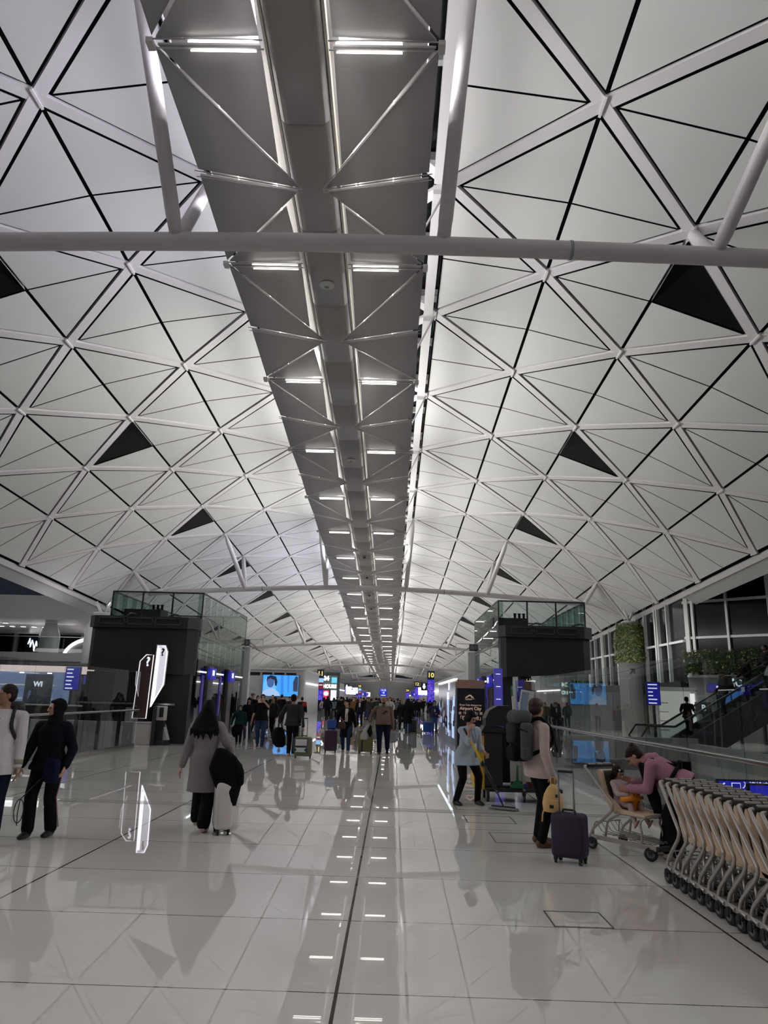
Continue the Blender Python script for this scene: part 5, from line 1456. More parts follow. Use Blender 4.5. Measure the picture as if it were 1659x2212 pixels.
    if top_kind in ('hoodie', 'hooded'):
        cap(mb, base + fw * .028 * S + sp * .0 * S - X * .04 * S, base + fw * .028 * S + X * .04 * S, .034 * S, .034 * S)
        cap(mb, base + fw * .05 * S - sp * .03 * S - X * .025 * S, base + fw * .05 * S - sp * .03 * S + X * .025 * S, .035 * S, .035 * S)
    if top_kind == 'coat' or top_kind == 'shirt':
        for s in (-1, 1): cap(mb, base + fw * .03 * S + sp * .014 * S, base + fwd * .03 * S - sp * .018 * S + X * s * .018 * S, .018 * S, .014 * S)
    fuse(mb, {'coat': 'coat', 'shirt': 'shirt', 'tee': 't_shirt', 'hoodie': 'hoodie', 'hooded': 'hooded_jacket'}.get(top_kind, 'jacket'), top, t, vox * .8, 3)
    # ---- hair or head cover
    mb = MB()
    if hair != 'bald':
        E_ = lambda c, r: mb.ell(V(c) * hs, V(r) * hs, 14, 10, HR)
        if hair == 'receding': E_((0, .018, .004), (.0465, .046, .040))
        elif hair == 'cap':
            E_((0, .006, .022), (.0475, .058, .041)); mb.box(V((0, -.062, .022)) * hs, V((.062, .05, .008)) * hs, 0, HR, .003)
        elif hair in ('hijab', 'hood'):
            E_((0, .016, .010), (.054, .060, .060)); E_((0, .012, -.03), (.046, .046, .046))
            chain(mb, [hc + HR.to_3x3() @ V((0, .012 * hs, -.04 * hs)), base - sp * .015 * S], [.046 * S, .062 * S])
            for s in (-1, 1): mb.ell(V((s * .041, -.004, -.016)) * hs, V((.012, .034, .056)) * hs, 12, 8, HR)
            mb.ell(V((0, -.022, -.062)) * hs, V((.036, .032, .020)) * hs, 12, 8, HR)
            mb.ell(V((0, -.006, .044)) * hs, V((.040, .038, .016)) * hs, 12, 8, HR)
        else:
            E_((0, .012, .020), (.0485, .0555, .0485)); E_((0, .022, -.006), (.0465, .042, .044))
            if hair == 'bob':
                for s in (-1, 1): E_((s * .040, -.002, -.012), (.012, .034, .045))
                E_((0, .028, -.03), (.046, .036, .04)); E_((0, -.030, .036), (.036, .024, .014))
            if hair == 'bun':
                E_((0, .045, .055), (.022, .022, .020))
                E_((0, -.026, .034), (.038, .026, .016))
            if hair == 'verylong': E_((0, .016, -.004), (.056, .058, .062))
            if hair in ('long', 'verylong'):
                ln = .12 if hair == 'long' else .195
                top_ = HR @ (V((0, .030, .01)) * hs)
                secs2 = []
                for k in range(6):
                    f = k / 5
                    c = top_.lerp(base + fw * (.055 if hair == 'long' else .075) * S - sp * (ln - .10) * S, f)
                    secs2.append((c, X, V((0, 1, 0)) if abs(fw.y) > .5 else fw, (.046 + .030 * math.sin(f * PI * .62)) * S * (1.0 if hair == 'long' else 1.0) + (0 if hair == 'long' else .048 * f * S), (.034 - .012 * f) * S))
                oval_loft(mb, secs2)
                rs_ = random.Random(4); c_, _, yv, rx_, ry_ = secs2[-1]
                for q in range(11):
                    f = -1 + q / 5; b_ = c_ + X * rx_ * .85 * f + yv * ry_ * rs_.uniform(-.5, .5)
                    chain(mb, [b_ + sp * .03 * S, b_ - sp * rs_.uniform(.012, .05) * S + X * rs_.uniform(-.01, .01) * S], [.016 * S, .006 * S])
                for s in (-1, 1): chain(mb, [HR @ (V((s * .038, .004, .01)) * hs), base + X * s * .05 * S + fw * .015 * S - sp * (.03 + ln * .2) * S], [.018 * S, .020 * S])
        fuse(mb, {'cap': 'cap', 'hijab': 'headscarf', 'hood': 'hood'}.get(hair, 'hair'), hatm or hairm, t, vox * .62, 2)
    t['_h'] = h
    P = dict(t=t, hip=hip, base=base, sp=sp, fw=fw, arms=arms, legs=legs, HR=HR, hc=hc, S=S, hs=hs)
    del t['_h']
    return P
def world(P, v): return Matrix.Translation(P['t'].location) @ Matrix.Rotation(P['t'].rotation_euler.z, 4, 'Z') @ V(v)

def backpack(label, P, m, m2, wd=.30, dp=.18, ht=.46, drop_=0.0, straps=True, out=0.0):
    """a pack on the back of person P: its own thing"""
    o = thing('backpack', label, 'backpack', P['t'].location.copy(), P['t'].rotation_euler.z)
    S = P['S']; c = P['base'] + P['fw'] * (.072 * S + dp / 2 + out) - P['sp'] * (.12 * S + drop_)
    R = Matrix.Translation(c)
    MB().box((0, 0, 0), (wd, dp, ht), 0, R, .07).build('main_bag', m, o)
    MB().box((0, dp / 2 + .03, -ht * .17), (wd * .72, .09, ht * .5), 0, R, .04).build('front_pocket', m2, o)
    MB().box((0, dp * .05, ht * .5), (wd * .86, dp * 1.02, .12), 0, R, .055).build('top_lid', m2, o)
    for s in (-1, 1):
        MB().box((s * wd * .52, 0, -ht * .2), (.06, dp * .7, ht * .42), 0, R, .025).build('side_pocket', m2, o)
        if straps:
            p0 = c + V((0, -dp / 2 * (1 if P['fw'].y > 0 else -1), ht * .40)) + V((s * .075, 0, 0))
            sh = P['base'] + V((s * .068 * S, 0, .030 * S)); fr = P['base'] - P['fw'] * .078 * S - P['sp'] * .10 * S + V((s * .075 * S, 0, 0))
            lo = P['base'] - P['fw'] * .02 * S - P['sp'] * .20 * S + V((s * .108 * S, 0, 0)); bk = c + V((s * wd * .4, 0, -ht * .38))
            MB().tube(rounded([p0, sh, fr, lo, bk], .08), .021, 8).build('shoulder_strap', m, o)
    return o
# ---------------------------------------------------------------- near figures
VN = .012
# man in the white shirt at the left edge
M_shirtw = fab('white_linen', (.60, .57, .58)); M_cuff = fab('olive_grey', (.26, .25, .19))
P = person('man in a white shirt walking at the left edge, with a dark grey backpack', -4.56, 8.66, .22, 1.76, belly=.035, build=1.08, skin='tan', top=M_shirtw, top_kind='shirt', bottom=NAVY,
           hair='short', hairm=M_hairbrown, lf=(.075, -.08), rf=(-.06, .14), lift=(0, .035), lh=(.155, -.07, .44), rh=(-.19, .05, .44), arm_pole=(.8, .5, -.1), head=(-1.0, 0), vox=VN, curl=(.35, .4), hem=.10)
el, wr = P['arms'][0][1], P['arms'][0][2]
d = (wr - el).normalized()
MB().tube([wr - d * .075, wr - d * .02], [.050, .047], 14).build('rolled_cuff', M_cuff, P['t'])
MB().tube([wr - d * .008, wr + d * .010], .034, 14).build('wristwatch', M_chrome, P['t'])
c = P['base'] - P['fw'] * .118
for i in range(4): MB().ell(V((.0, c.y - .022 * min(i, 1.5), c.z - .10 - .085 * i)), (.006, .004, .006), 8, 6).build('button', M_dark, P['t'])
MB().ell(V((.115, c.y + .004, c.z - .15)), (.010, .005, .016), 8, 6).build('chest_emblem', M_dark, P['t'])
M_packg = fab('pack_grey', (.035, .034, .038)); 
backpack('dark grey backpack worn by the man in the white shirt', P, M_packg, fab('pack_grey_light', (.06, .058, .064)), .34, .22, .50)
# woman in the black headscarf
P = person('woman in a black headscarf, dark jacket and black track trousers behind the man in white', -4.16, 9.14, -.05, 1.60, True, build=1.05, skin='fair', top=fab('midnight', (.006, .007, .012)), top_kind='jacket', bottom=BLACK, flare=.8,
           hair='hijab', hairm=M_hairblack, hatm=BLACK, lf=(.065, .03), rf=(-.06, -.07), lh=(.16, -.06, .50), rh=(-.16, -.1, .5), head=(-.75, .05), vox=VN, hem=.05)
hp, kn, an, _ = P['legs'][0]
MB().tube([hp + V((.10, 0, -.08)), kn + V((.078, 0, 0)), an + V((.088, .0, .03))], .008, 6).build('side_stripe', fab('pinkish_stripe', (.45, .30, .30)), P['t'])
b = thing('shoulder_bag', 'dark navy bag hanging at the hip of the woman in the headscarf', 'bag', world(P, (.13, -.17, .66)), -.55)
MB().box((0, 0, .10), (.24, .10, .28), bev=.045).build('body', fab('navy_bag', (.010, .012, .040)), b)
MB().box((0, -.055, .08), (.16, .015, .12), bev=.006).build('pocket', fab('navy_bag', (.010, .012, .040)), b)
MB().tube(rounded([(-.08, 0, .22), (-.06, .03, .40), (.06, .03, .40), (.08, 0, .22)], .06), .012, 8).build('strap', BLACK, b)
lp_ = at(40, 1752, 8.93); bl_ = b.location - lp_
c = thing('cable_loop', 'thin dark loop of cord hanging by the knee of the man in white', 'cord', lp_)
MB().tube([(.055 * math.cos(a), .0, .13 * math.sin(a)) for a in [2 * PI * i / 22 for i in range(22)]], .006, 6, closed=True).build('loop', M_dark, c)
MB().tube([bl_ + V((-.06, 0, .06)), (0, 0, .13), (-.015, .01, -.02), (0, 0, -.16)], .006, 6).build('tail', M_dark, c)

# woman in the grey coat, seen from behind
M_coat = fab('light_grey_wool', (.23, .205, .21))
P = person('woman in a long grey coat with very long dark hair, pulling a white suitcase', -2.43, 9.85, PI - .05, 1.63, True, build=1.02, skin='fair', top=M_coat, top_kind='coat', bottom=BLACK, flare=1.3,
           shoe=mat('white_red_shoe', (.48, .36, .34), .5), hair='verylong', hairm=M_hairblack, lf=(.055, -.10), rf=(-.060, .10), lift=(.015, .0), lh=(.185, .03, .44), rh=(-.20, -.10, .54), head=(.05, 0), vox=VN, curl=(.4, .9))
j = thing('draped_jacket', 'black jacket draped over the handle of the white suitcase', 'jacket', (-2.15, 9.66, 0))
mb = MB()
secs = [(V((-.05, 0, 1.02)), .04, .05), (V((.0, .0, .96)), .12, .08), (V((.06, .0, .82)), .20, .11), (V((.09, -.02, .70)), .20, .13), (V((.09, -.04, .60)), .185, .12), (V((.12, -.06, .50)), .14, .10), (V((.15, -.08, .40)), .09, .07), (V((.17, -.08, .34)), .06, .05)]
oval_loft(mb, [(c, V((1, 0, 0)), V((0, 1, 0)), rx, ry) for c, rx, ry in secs])
chain(mb, [V((.12, -.02, .88)), V((.24, -.06, .74)), V((.26, -.08, .62))], [.07, .06, .05])
chain(mb, [V((-.06, -.02, .94)), V((-.10, -.08, .78)), V((-.06, -.1, .66))], [.06, .055, .04])
fuse(mb, 'jacket_body', fab('jacket_black', (.004, .004, .005)), j, .012, 3)

# cleaner with the mop
M_tunic = fab('pale_blue_cotton', (.36, .42, .48))
H = 1.60
P = person('cleaner in a pale blue tunic and black trousers leaning on a yellow floor mop', 1.33, 12.86, .55, H, True, build=1.08, skin='fair', top=M_tunic, top_kind='shirt', bottom=BLACK, shoe=SHOEB, hair='bob', hairm=M_hairblack,
           lf=(.11, -.03), rf=(-.13, .03), hips=(0, .03, .50), lean=(.05, -.22), head=(.35, .50), lh=(.115, -.17, .52), rh=(-.12, -.19, .765), vox=VN, sleeves='half', curl=(1.1, 1.2), hem=.11, arm_pole=(.2, .35, -.8), palms=(((0, -.8, -.2), (-1, .3, 0)), ((.2, -.6, .5), (1, .2, -.2))))
c = P['base']
MB().tube(rounded([c + V((-.05, -.05, 0)), c + V((-.03, -.12, -.16)), c + V((0, -.13, -.28)), c + V((.03, -.12, -.16)), c + V((.05, -.05, 0))], .04), .006, 6).build('lanyard', mat('lanyard_blue', (.10, .14, .30), .5), P['t'])
MB().box(c + V((0, -.145, -.32)), (.06, .012, .09), bev=.004).build('badge', M_wallwhite, P['t'])

# man with the big backpack
M_linen = fab('beige_linen', (.50, .41, .38)); M_pk = fab('pack_slate', (.085, .095, .098)); M_pk2 = fab('pack_black', (.008, .008, .009)); M_pk3 = fab('pack_dark_olive', (.030, .034, .030))
P = person('man in a beige shirt with a big hiking backpack, holding a small yellow bag', 1.88, 9.52, 1.78, 1.77, build=1.08, skin='fair', top=M_linen, top_kind='shirt', bottom=BLACK, shoe=mat('brown_leather', (.10, .035, .015), .5),
           hair='short', hairm=mat('auburn_hair', (.035, .014, .010), .6), lf=(.09, -.02), rf=(-.09, .03), lh=(.17, -.10, .47), rh=(-.16, -.03, .475), head=(.65, .02), vox=VN, hem=.075, curl=(.6, 1.2))
bp = thing('backpack', 'large black and grey hiking backpack on the man in the beige shirt', 'backpack', P['t'].location.copy(), 1.78)
S = P['S']; c = P['base'] + V((0, .068 * S + .11, -.20))
for nm, cc, sz, m, bv in (('main_bag', (0, 0, -.02), (.32, .21, .52), M_pk2, .08), ('top_lid', (0, .01, .25), (.34, .26, .18), M_pk, .08), ('side_panel', (-.155, -.02, -.02), (.09, .16, .42), M_pk, .04), ('side_panel', (.155, -.02, -.02), (.09, .16, .42), M_pk, .04),
                          ('front_pocket', (0, .11, .06), (.25, .09, .26), M_pk3, .045), ('lower_pocket', (0, .105, -.19), (.28, .10, .18), M_pk2, .05), ('side_pouch', (-.185, -.0, -.18), (.08, .14, .15), M_pk, .035)):
    MB().box(c + V(cc), sz, bev=bv).build(nm, m, bp)
for s in (-1, 1):
    MB().tube(rounded([c + V((s * .08, -.09, .20)), P['base'] + V((s * .068 * S, 0, .036 * S)), P['base'] + V((s * .080 * S, -.088 * S, -.06 * S)), P['base'] + V((s * .10 * S, -.075 * S, -.15 * S)), c + V((s * .14, -.08, -.20))], .09), .024, 8).build('shoulder_strap', M_pk2, bp)
    MB().tube([P['base'] + V((s * .085 * S, -.09 * S, -.10 * S)), P['base'] + V((s * .09 * S, -.11 * S, -.20 * S))], .008, 6).build('strap_end', M_pk2, bp)
MB().tube([c + V((-.20, -.02, .08)), c + V((-.18, .10, .12)), c + V((.18, .10, .12))], .009, 6).build('compression_strap', M_pk2, bp)
hw = world(P, P['arms'][1][2])
M_ybag = fab('pale_yellow_canvas', (.72, .46, .20))
b = thing('small_backpack', 'small pale yellow backpack hanging from the hand of the man with the big backpack', 'bag', hw + V((.0, -.02, -.42)), .05)
mb = MB(); oval_loft(mb, [(V((0, 0, z)), V((1, 0, 0)), V((0, 1, 0)), rx, ry) for z, rx, ry in ((0, .06, .03), (.01, .115, .07), (.10, .130, .085), (.20, .110, .075), (.28, .065, .05), (.325, .02, .02))])
fuse(mb, 'body', M_ybag, b, .010, 2)
MB().box((.02, -.075, .10), (.14, .03, .10), bev=.014).build('front_pocket', M_ybag, b)
MB().box((-.04, -.085, .075), (.05, .012, .04), bev=.004).build('black_patch', M_dark, b)
MB().box((.035, -.075, .195), (.045, .012, .035), bev=.004).build('black_buckle', M_dark, b)
MB().tube(rounded([(-.02, 0, .31), (-.02, 0, .40), (.03, 0, .40), (.03, 0, .31)], .02), .009, 6).build('hanging_loop', M_ybag, b)
for s in (-1, 1): MB().tube([(s * .09, .03, .06), (s * .12, .03, -.02), (s * .13, .03, -.11)], .010, 6).build('loose_strap', M_ybag, b)

# woman in the pink hoodie bending over the toddler
M_pinkh = fab('dusty_pink', (.42, .20, .27))
P = person('woman in a dusty pink hoodie and black trousers bending over the toddler in the trolley', 3.49, 8.90, -2.05, 1.62, True, build=1.08, skin='fair', top=M_pinkh, top_kind='hoodie', bottom=BLACK, flare=1.2, shoe=mat('beige_canvas_shoe', (.50, .42, .36), .6),
           hair='bun', hairm=M_hairbrown, lf=(.09, -.08), rf=(-.05, -.17), hips=(0, 0, .50), bend=(0, -.87, .50), head=(0.0, .85), lh=(.06, -.40, .45), rh=(-.03, -.38, .50), vox=VN, curl=(.7, .7), arm_pole=(.0, .3, -1), legw=1.12)
S = P['S']; hp = P['hip']; sp = P['sp']
strap = MB(); oval = [(hp + sp * .10 * S + V((math.cos(a) * .115 * S, 0, 0)) + P['fw'] * math.sin(a) * .092 * S) for a in [2 * PI * i / 24 for i in range(24)]]
cr = thing('baby_carrier', 'black baby carrier strapped round the woman in the pink hoodie', 'carrier', P['t'].location.copy(), P['t'].rotation_euler.z)
MB().tube(oval, .022, 8, closed=True).build('waist_belt', M_pk2, cr)
MB().box(hp + sp * .10 * S + P['fw'] * .10 * S, (.16, .05, .10), bev=.02).build('back_pad', M_pk2, cr)
ch = P['base'] - P['fw'] * .085 * S - sp * .10 * S
mb = MB(); chain(mb, [P['base'] + V((.0, -.06, -.05)), ch + V((0, -.02, -.22)), ch + V((0, .02, -.40))], [.055, .075, .045]); fuse(mb, 'hanging_panel', M_pk2, cr, .012, 2)
for s in (-1, 1): MB().tube(rounded([hp + sp * .10 * S + P['fw'] * .09 * S + V((s * .06, 0, 0)), P['base'] + P['fw'] * .03 * S + V((s * .07 * S, 0, 0)), P['base'] - P['fw'] * .06 * S + V((s * .065 * S, 0, 0)), ch + V((s * .04, -.02, -.18)), ch + V((s * .05, -.02, -.44))], .06), .014, 8).build('strap', M_pk2, cr)

# toddler in the seat of the single trolley
tc = Matrix.Translation(TC) @ Matrix.Rotation(TRZ, 4, 'Z')
M_todd = fab('cream_pink', (.60, .50, .49)); M_legg = fab('pale_pink_leggings', (.50, .40, .40))
lp = tc @ V((0, .09, 0))
P = person('toddler in a white top and pale pink leggings sitting in the trolley seat', lp.x, lp.y, TRZ - .05, .86, True, build=1.18, skin='fair', top=M_todd, top_kind='jacket', bottom=M_legg, shoe=mat('peach_sock', (.50, .30, .23), .6),
           hair='bob', hairm=M_hairbrown, hips=(0, .05, .635), lf=(.13, -.31, .40), rf=(-.12, -.30, .41), lift=(0, 0), kneepole=(0, -.6, .8), lh=(.07, -.17, .76), rh=(-.08, -.16, .76), head=(0, .38), vox=.009, headscale=1.42, lean=(0, .12), curl=(.9, .9))
MB().ell(P['HR'] @ (V((-.035, -.045, .045)) * P['hs']), (.012, .012, .014), 8, 6).build('hair_clip', M_wallwhite, P['t'])

# ---------------------------------------------------------------- middle distance
VM = .016
g = lambda px, py: ground(px, py)
p = g(826, 1629)
M_brownh = fab('taupe_fleece', (.155, .105, .08))
P = person('stout man in a brown hoodie with a grey neck pillow, walking towards the viewer', p.x, p.y, 0.02, 1.77, belly=.06, build=1.16, legw=1.18, skin='tan', top=M_brownh, top_kind='hoodie', bottom=NAVY, hair='receding', hairm=M_hairblack,
           lf=(.085, .12), rf=(-.06, -.06), lift=(.035, 0), lh=(.185, -.02, .44), rh=(-.235, -.06, .545), vox=VM, curl=(.5, 1.2), hem=.02)
MB().ell(P['HR'] @ (V((0, -.042, -.046)) * P['hs']), V((.026, .016, .016)) * P['hs'], 12, 8).build('beard', M_hairblack, P['t'])
c = P['base']
MB().prism([(-.10, -.06), (.06, -.02), (.14, .0), (.05, .04), (.02, -.10), (-.03, -.14), (-.06, -.08)], 0, .01, Matrix.Translation(c + V((.02, -.205, -.17))) @ Matrix.Rotation(PI / 2, 4, 'X')).build('chest_print', M_dark, P['t'])
n = thing('neck_pillow', 'pale grey neck pillow round the neck of the man in the brown hoodie', 'pillow', P['t'].location.copy(), .02)
pts = [c + V((.105 * math.sin(a), -.105 * math.cos(a) * 1.05 + .01, .03)) for a in [(-2.55 + 5.1 * i / 16) + PI for i in range(17)]]
MB().tube(pts, [.045 + .012 * abs(i - 8) / 8 for i in range(17)], 10).build('cushion', fab('pillow_grey', (.33, .34, .33)), n)
hw = world(P, P['arms'][1][2])
b = thing('carrier_bag', 'white and black carrier bag held by the man in the brown hoodie', 'bag', hw + V((-.12, 0, -.54)))
mb = MB(); oval_loft(mb, [(V((x_, 0, z)), V((1, 0, 0)), V((0, 1, 0)), rx, ry) for z, x_, rx, ry in ((0, -.06, .13, .06), (.12, -.03, .16, .08), (.30, .02, .13, .07), (.44, .09, .06, .05), (.50, .12, .025, .03))])
fuse(mb, 'white_bag', fab('bag_white', (.42, .41, .40)), b, .014, 2)
mb = MB(); chain(mb, [V((.14, -.05, .42)), V((.12, -.07, .25)), V((.13, -.06, .14))], [.03, .09, .05]); fuse(mb, 'black_bag', BLACK, b, .014, 2)

p = g(746, 1626)
P = person('woman in an open black coat, white top and jeans looking aside, with a brown handbag', p.x, p.y, -.05, 1.66, True, build=.98, skin='fair', top=BLACK, top_kind='coat', bottom=DENIM, shoe=SHOEW, hair='bun', hairm=M_hairblack,
           lf=(.055, -.06), rf=(-.06, .08), lift=(0, .02), lh=(.19, .06, .43), rh=(-.185, -.06, .52), head=(-1.05, 0), vox=VM)
c = P['base']
MB().loft([[V((x_, P['hip'].y - yy, z)) for x_, yy in ((-.035, dd), (.05, dd), (.05, dd - .05), (-.035, dd - .05))] for z, dd in ((c.z - .02, .085), (c.z - .12, .155), (c.z - .28, .165), (c.z - .42, .165))], smooth=True).build('white_top', WHITE, P['t'])
MB().tube([c + V((.09, -.02, .0)), c + V((.05, -.15, -.14)), c + V((-.02, -.175, -.36)), c + V((-.10, -.17, -.44))], .013, 6).build('bag_strap', fab('strap_tan', (.30, .18, .12)), P['t'])
b = thing('handbag', 'brown leather handbag on the hip of the woman in the open black coat', 'handbag', world(P, (-.15, -.20, .72)), -.1)
mb = MB(); oval_loft(mb, [(V((0, 0, z)), V((1, 0, 0)), V((0, 1, 0)), rx, ry) for z, rx, ry in ((0, .12, .05), (.02, .16, .075), (.12, .155, .075), (.20, .12, .05), (.23, .07, .02))])
fuse(mb, 'body', mat('brown_leather_bag', (.035, .016, .010), .45), b, .014, 1)
MB().tube(rounded([(-.07, -.03, .20), (-.05, -.03, .31), (.05, -.03, .31), (.07, -.03, .20)], .05), .011, 6).build('handle', mat('tan_handle', (.16, .09, .06), .5), b)

p = g(628, 1634)
P = person('man in a dark grey jacket and black trousers walking away, pulling an olive suitcase', p.x, p.y, PI - .12, 1.76, build=1.05, skin='tan', top=CHAR, top_kind='jacket', bottom=BLACK, shoe=SHOEW, hair='short', hairm=M_hairblack,
           lf=(.05, -.02), rf=(-.045, .03), lh=(.23, -.10, .53), rh=(-.19, .02, .465), head=(.05, 0), vox=VM, hem=.04)
hw = world(P, P['arms'][0][2])
b = thing('duffel_bag', 'big black bag hanging from the left hand of the man in the dark grey jacket', 'bag', hw + V((-.03, 0, -.70)))
mb = MB(); oval_loft(mb, [(V((x_, 0, z)), V((1, 0, 0)), V((0, 1, 0)), rx, ry) for z, x_, rx, ry in ((0, .05, .10, .06), (.08, .02, .19, .11), (.28, -.02, .22, .13), (.45, -.02, .18, .11), (.56, .0, .10, .06))])
fuse(mb, 'body', BLACK, b, .015, 2)
MB().tube(rounded([(-.06, 0, .50), (-.02, 0, .68), (.04, 0, .68), (.10, 0, .50)], .05), .014, 6).build('handle', BLACK, b)
MB().tube([(.14, 0, .50), (.25, 0, .40), (.27, 0, .22)], .014, 6).build('strap', BLACK, b)

p = g(561, 1613)
P = person('heavy man in a black t-shirt and jeans with his hand at his mouth', p.x, p.y, .12, 1.74, belly=.06, build=1.16, legw=1.12, skin='fair', top=BLACK, top_kind='tee', bottom=DENIM, hair='short', hairm=M_hairbrown, sleeves='short',
           lf=(.045, -.06), rf=(-.055, .08), lift=(0, .02), lh=(.035, -.11, .855), rh=(-.19, .0, .46), vox=VM, arm_pole=(.8, -.3, -.8), palms=(((-.3, .2, 1), (0, 1, 0)), None), hem=.03)
MB().box(P['HR'] @ (V((0, -.056, .0)) * P['hs']), (.15, .02, .038), bev=.008).build('sunglasses', M_dark, P['t'])
p = g(514, 1607)
M_teal = fab('dark_teal', (.008, .030, .034))
P = person('child in a dark teal hooded jacket walking next to the glass lift tower', p.x, p.y, .1, 1.33, build=1.1, skin='fair', top=M_teal, top_kind='hooded', bottom=BLACK, hair='hood', hatm=M_teal, lf=(.05, -.05), rf=(-.05, .07), lift=(0, .02), lh=(.18, -.02, .46), rh=(-.22, .03, .49), vox=VM, headscale=1.1, hem=.02)
b = thing('dark_bag', 'black bag hanging beside the leg of the child in the teal jacket', 'bag', (p.x - .14, p.y + .12, .22))
mb = MB(); oval_loft(mb, [(V((0, 0, z)), V((1, 0, 0)), V((0, 1, 0)), rx, ry) for z, rx, ry in ((0, .06, .05), (.1, .15, .09), (.3, .16, .09), (.42, .08, .06))]); fuse(mb, 'body', BLACK, b, .015, 2)
p = g(533, 1598)
person('dark-haired woman in a black top and jeans looking down, behind the child in teal', p.x, p.y, 0, 1.60, True, build=1.1, skin='fair', top=BLACK, top_kind='jacket', bottom=fab('faded_denim', (.04, .055, .085)), shoe=SHOEB, hair='long', lf=(.05, .04), rf=(-.05, -.04), head=(.1, .45), vox=VM, hem=.05)
p = g(588, 1594)
P = person('woman with long reddish dark hair in a dark jacket, facing left of the grey-jacket man', p.x, p.y, -.7, 1.66, True, skin='fair', top=fab('dark_brown_grey', (.022, .02, .018)), top_kind='jacket', bottom=BLACK, shoe=SHOEW, hair='long', hairm=M_hairbrown, lf=(.05, -.05), rf=(-.05, .06), lh=(.17, -.05, .5), head=(-.2, -.1), vox=VM, hem=.04)
b = thing('backpack', 'black rounded backpack carried low beside the woman with reddish hair', 'backpack', (p.x - .32, p.y - .3, .33))
MB().box((0, 0, .25), (.34, .2, .50), bev=.09).build('main_bag', BLACK, b); MB().box((0, -.1, .18), (.24, .08, .26), bev=.035).build('front_pocket', BLACK, b)
p = g(541, 1583)
person('man in a grey cap and black jacket, seen from behind near the white block', p.x, p.y, PI - .5, 1.80, build=1.12, skin='fair', top=BLACK, top_kind='jacket', bottom=BLACK, hair='cap', hatm=fab('cap_grey', (.10, .10, .10)), lf=(.05, -.05), rf=(-.05, .05), vox=VM, hem=.05)
p = g(938, 1586)
P = person('boy in a navy sweatshirt and jeans with a bright blue suitcase', p.x, p.y, .05, 1.68, skin='fair', top=fab('navy_sweat', (.030, .030, .062)), top_kind='hoodie', bottom=fab('blue_jeans', (.05, .085, .19)), hair='bob', hairm=M_hairblack, lf=(.05, .02), rf=(-.04, -.03), lh=(.06, -.13, .60), rh=(-.20, -.05, .58), vox=VM, hem=.04)
MB().prism([(-.05, 0), (.06, 0), (.03, .05), (.03, .12), (-.02, .12), (-.02, .05)], 0, .01, Matrix.Translation(P['base'] + V((0, -.145, -.28))) @ Matrix.Rotation(PI / 2, 4, 'X')).build('chest_print', M_wallwhite, P['t'])
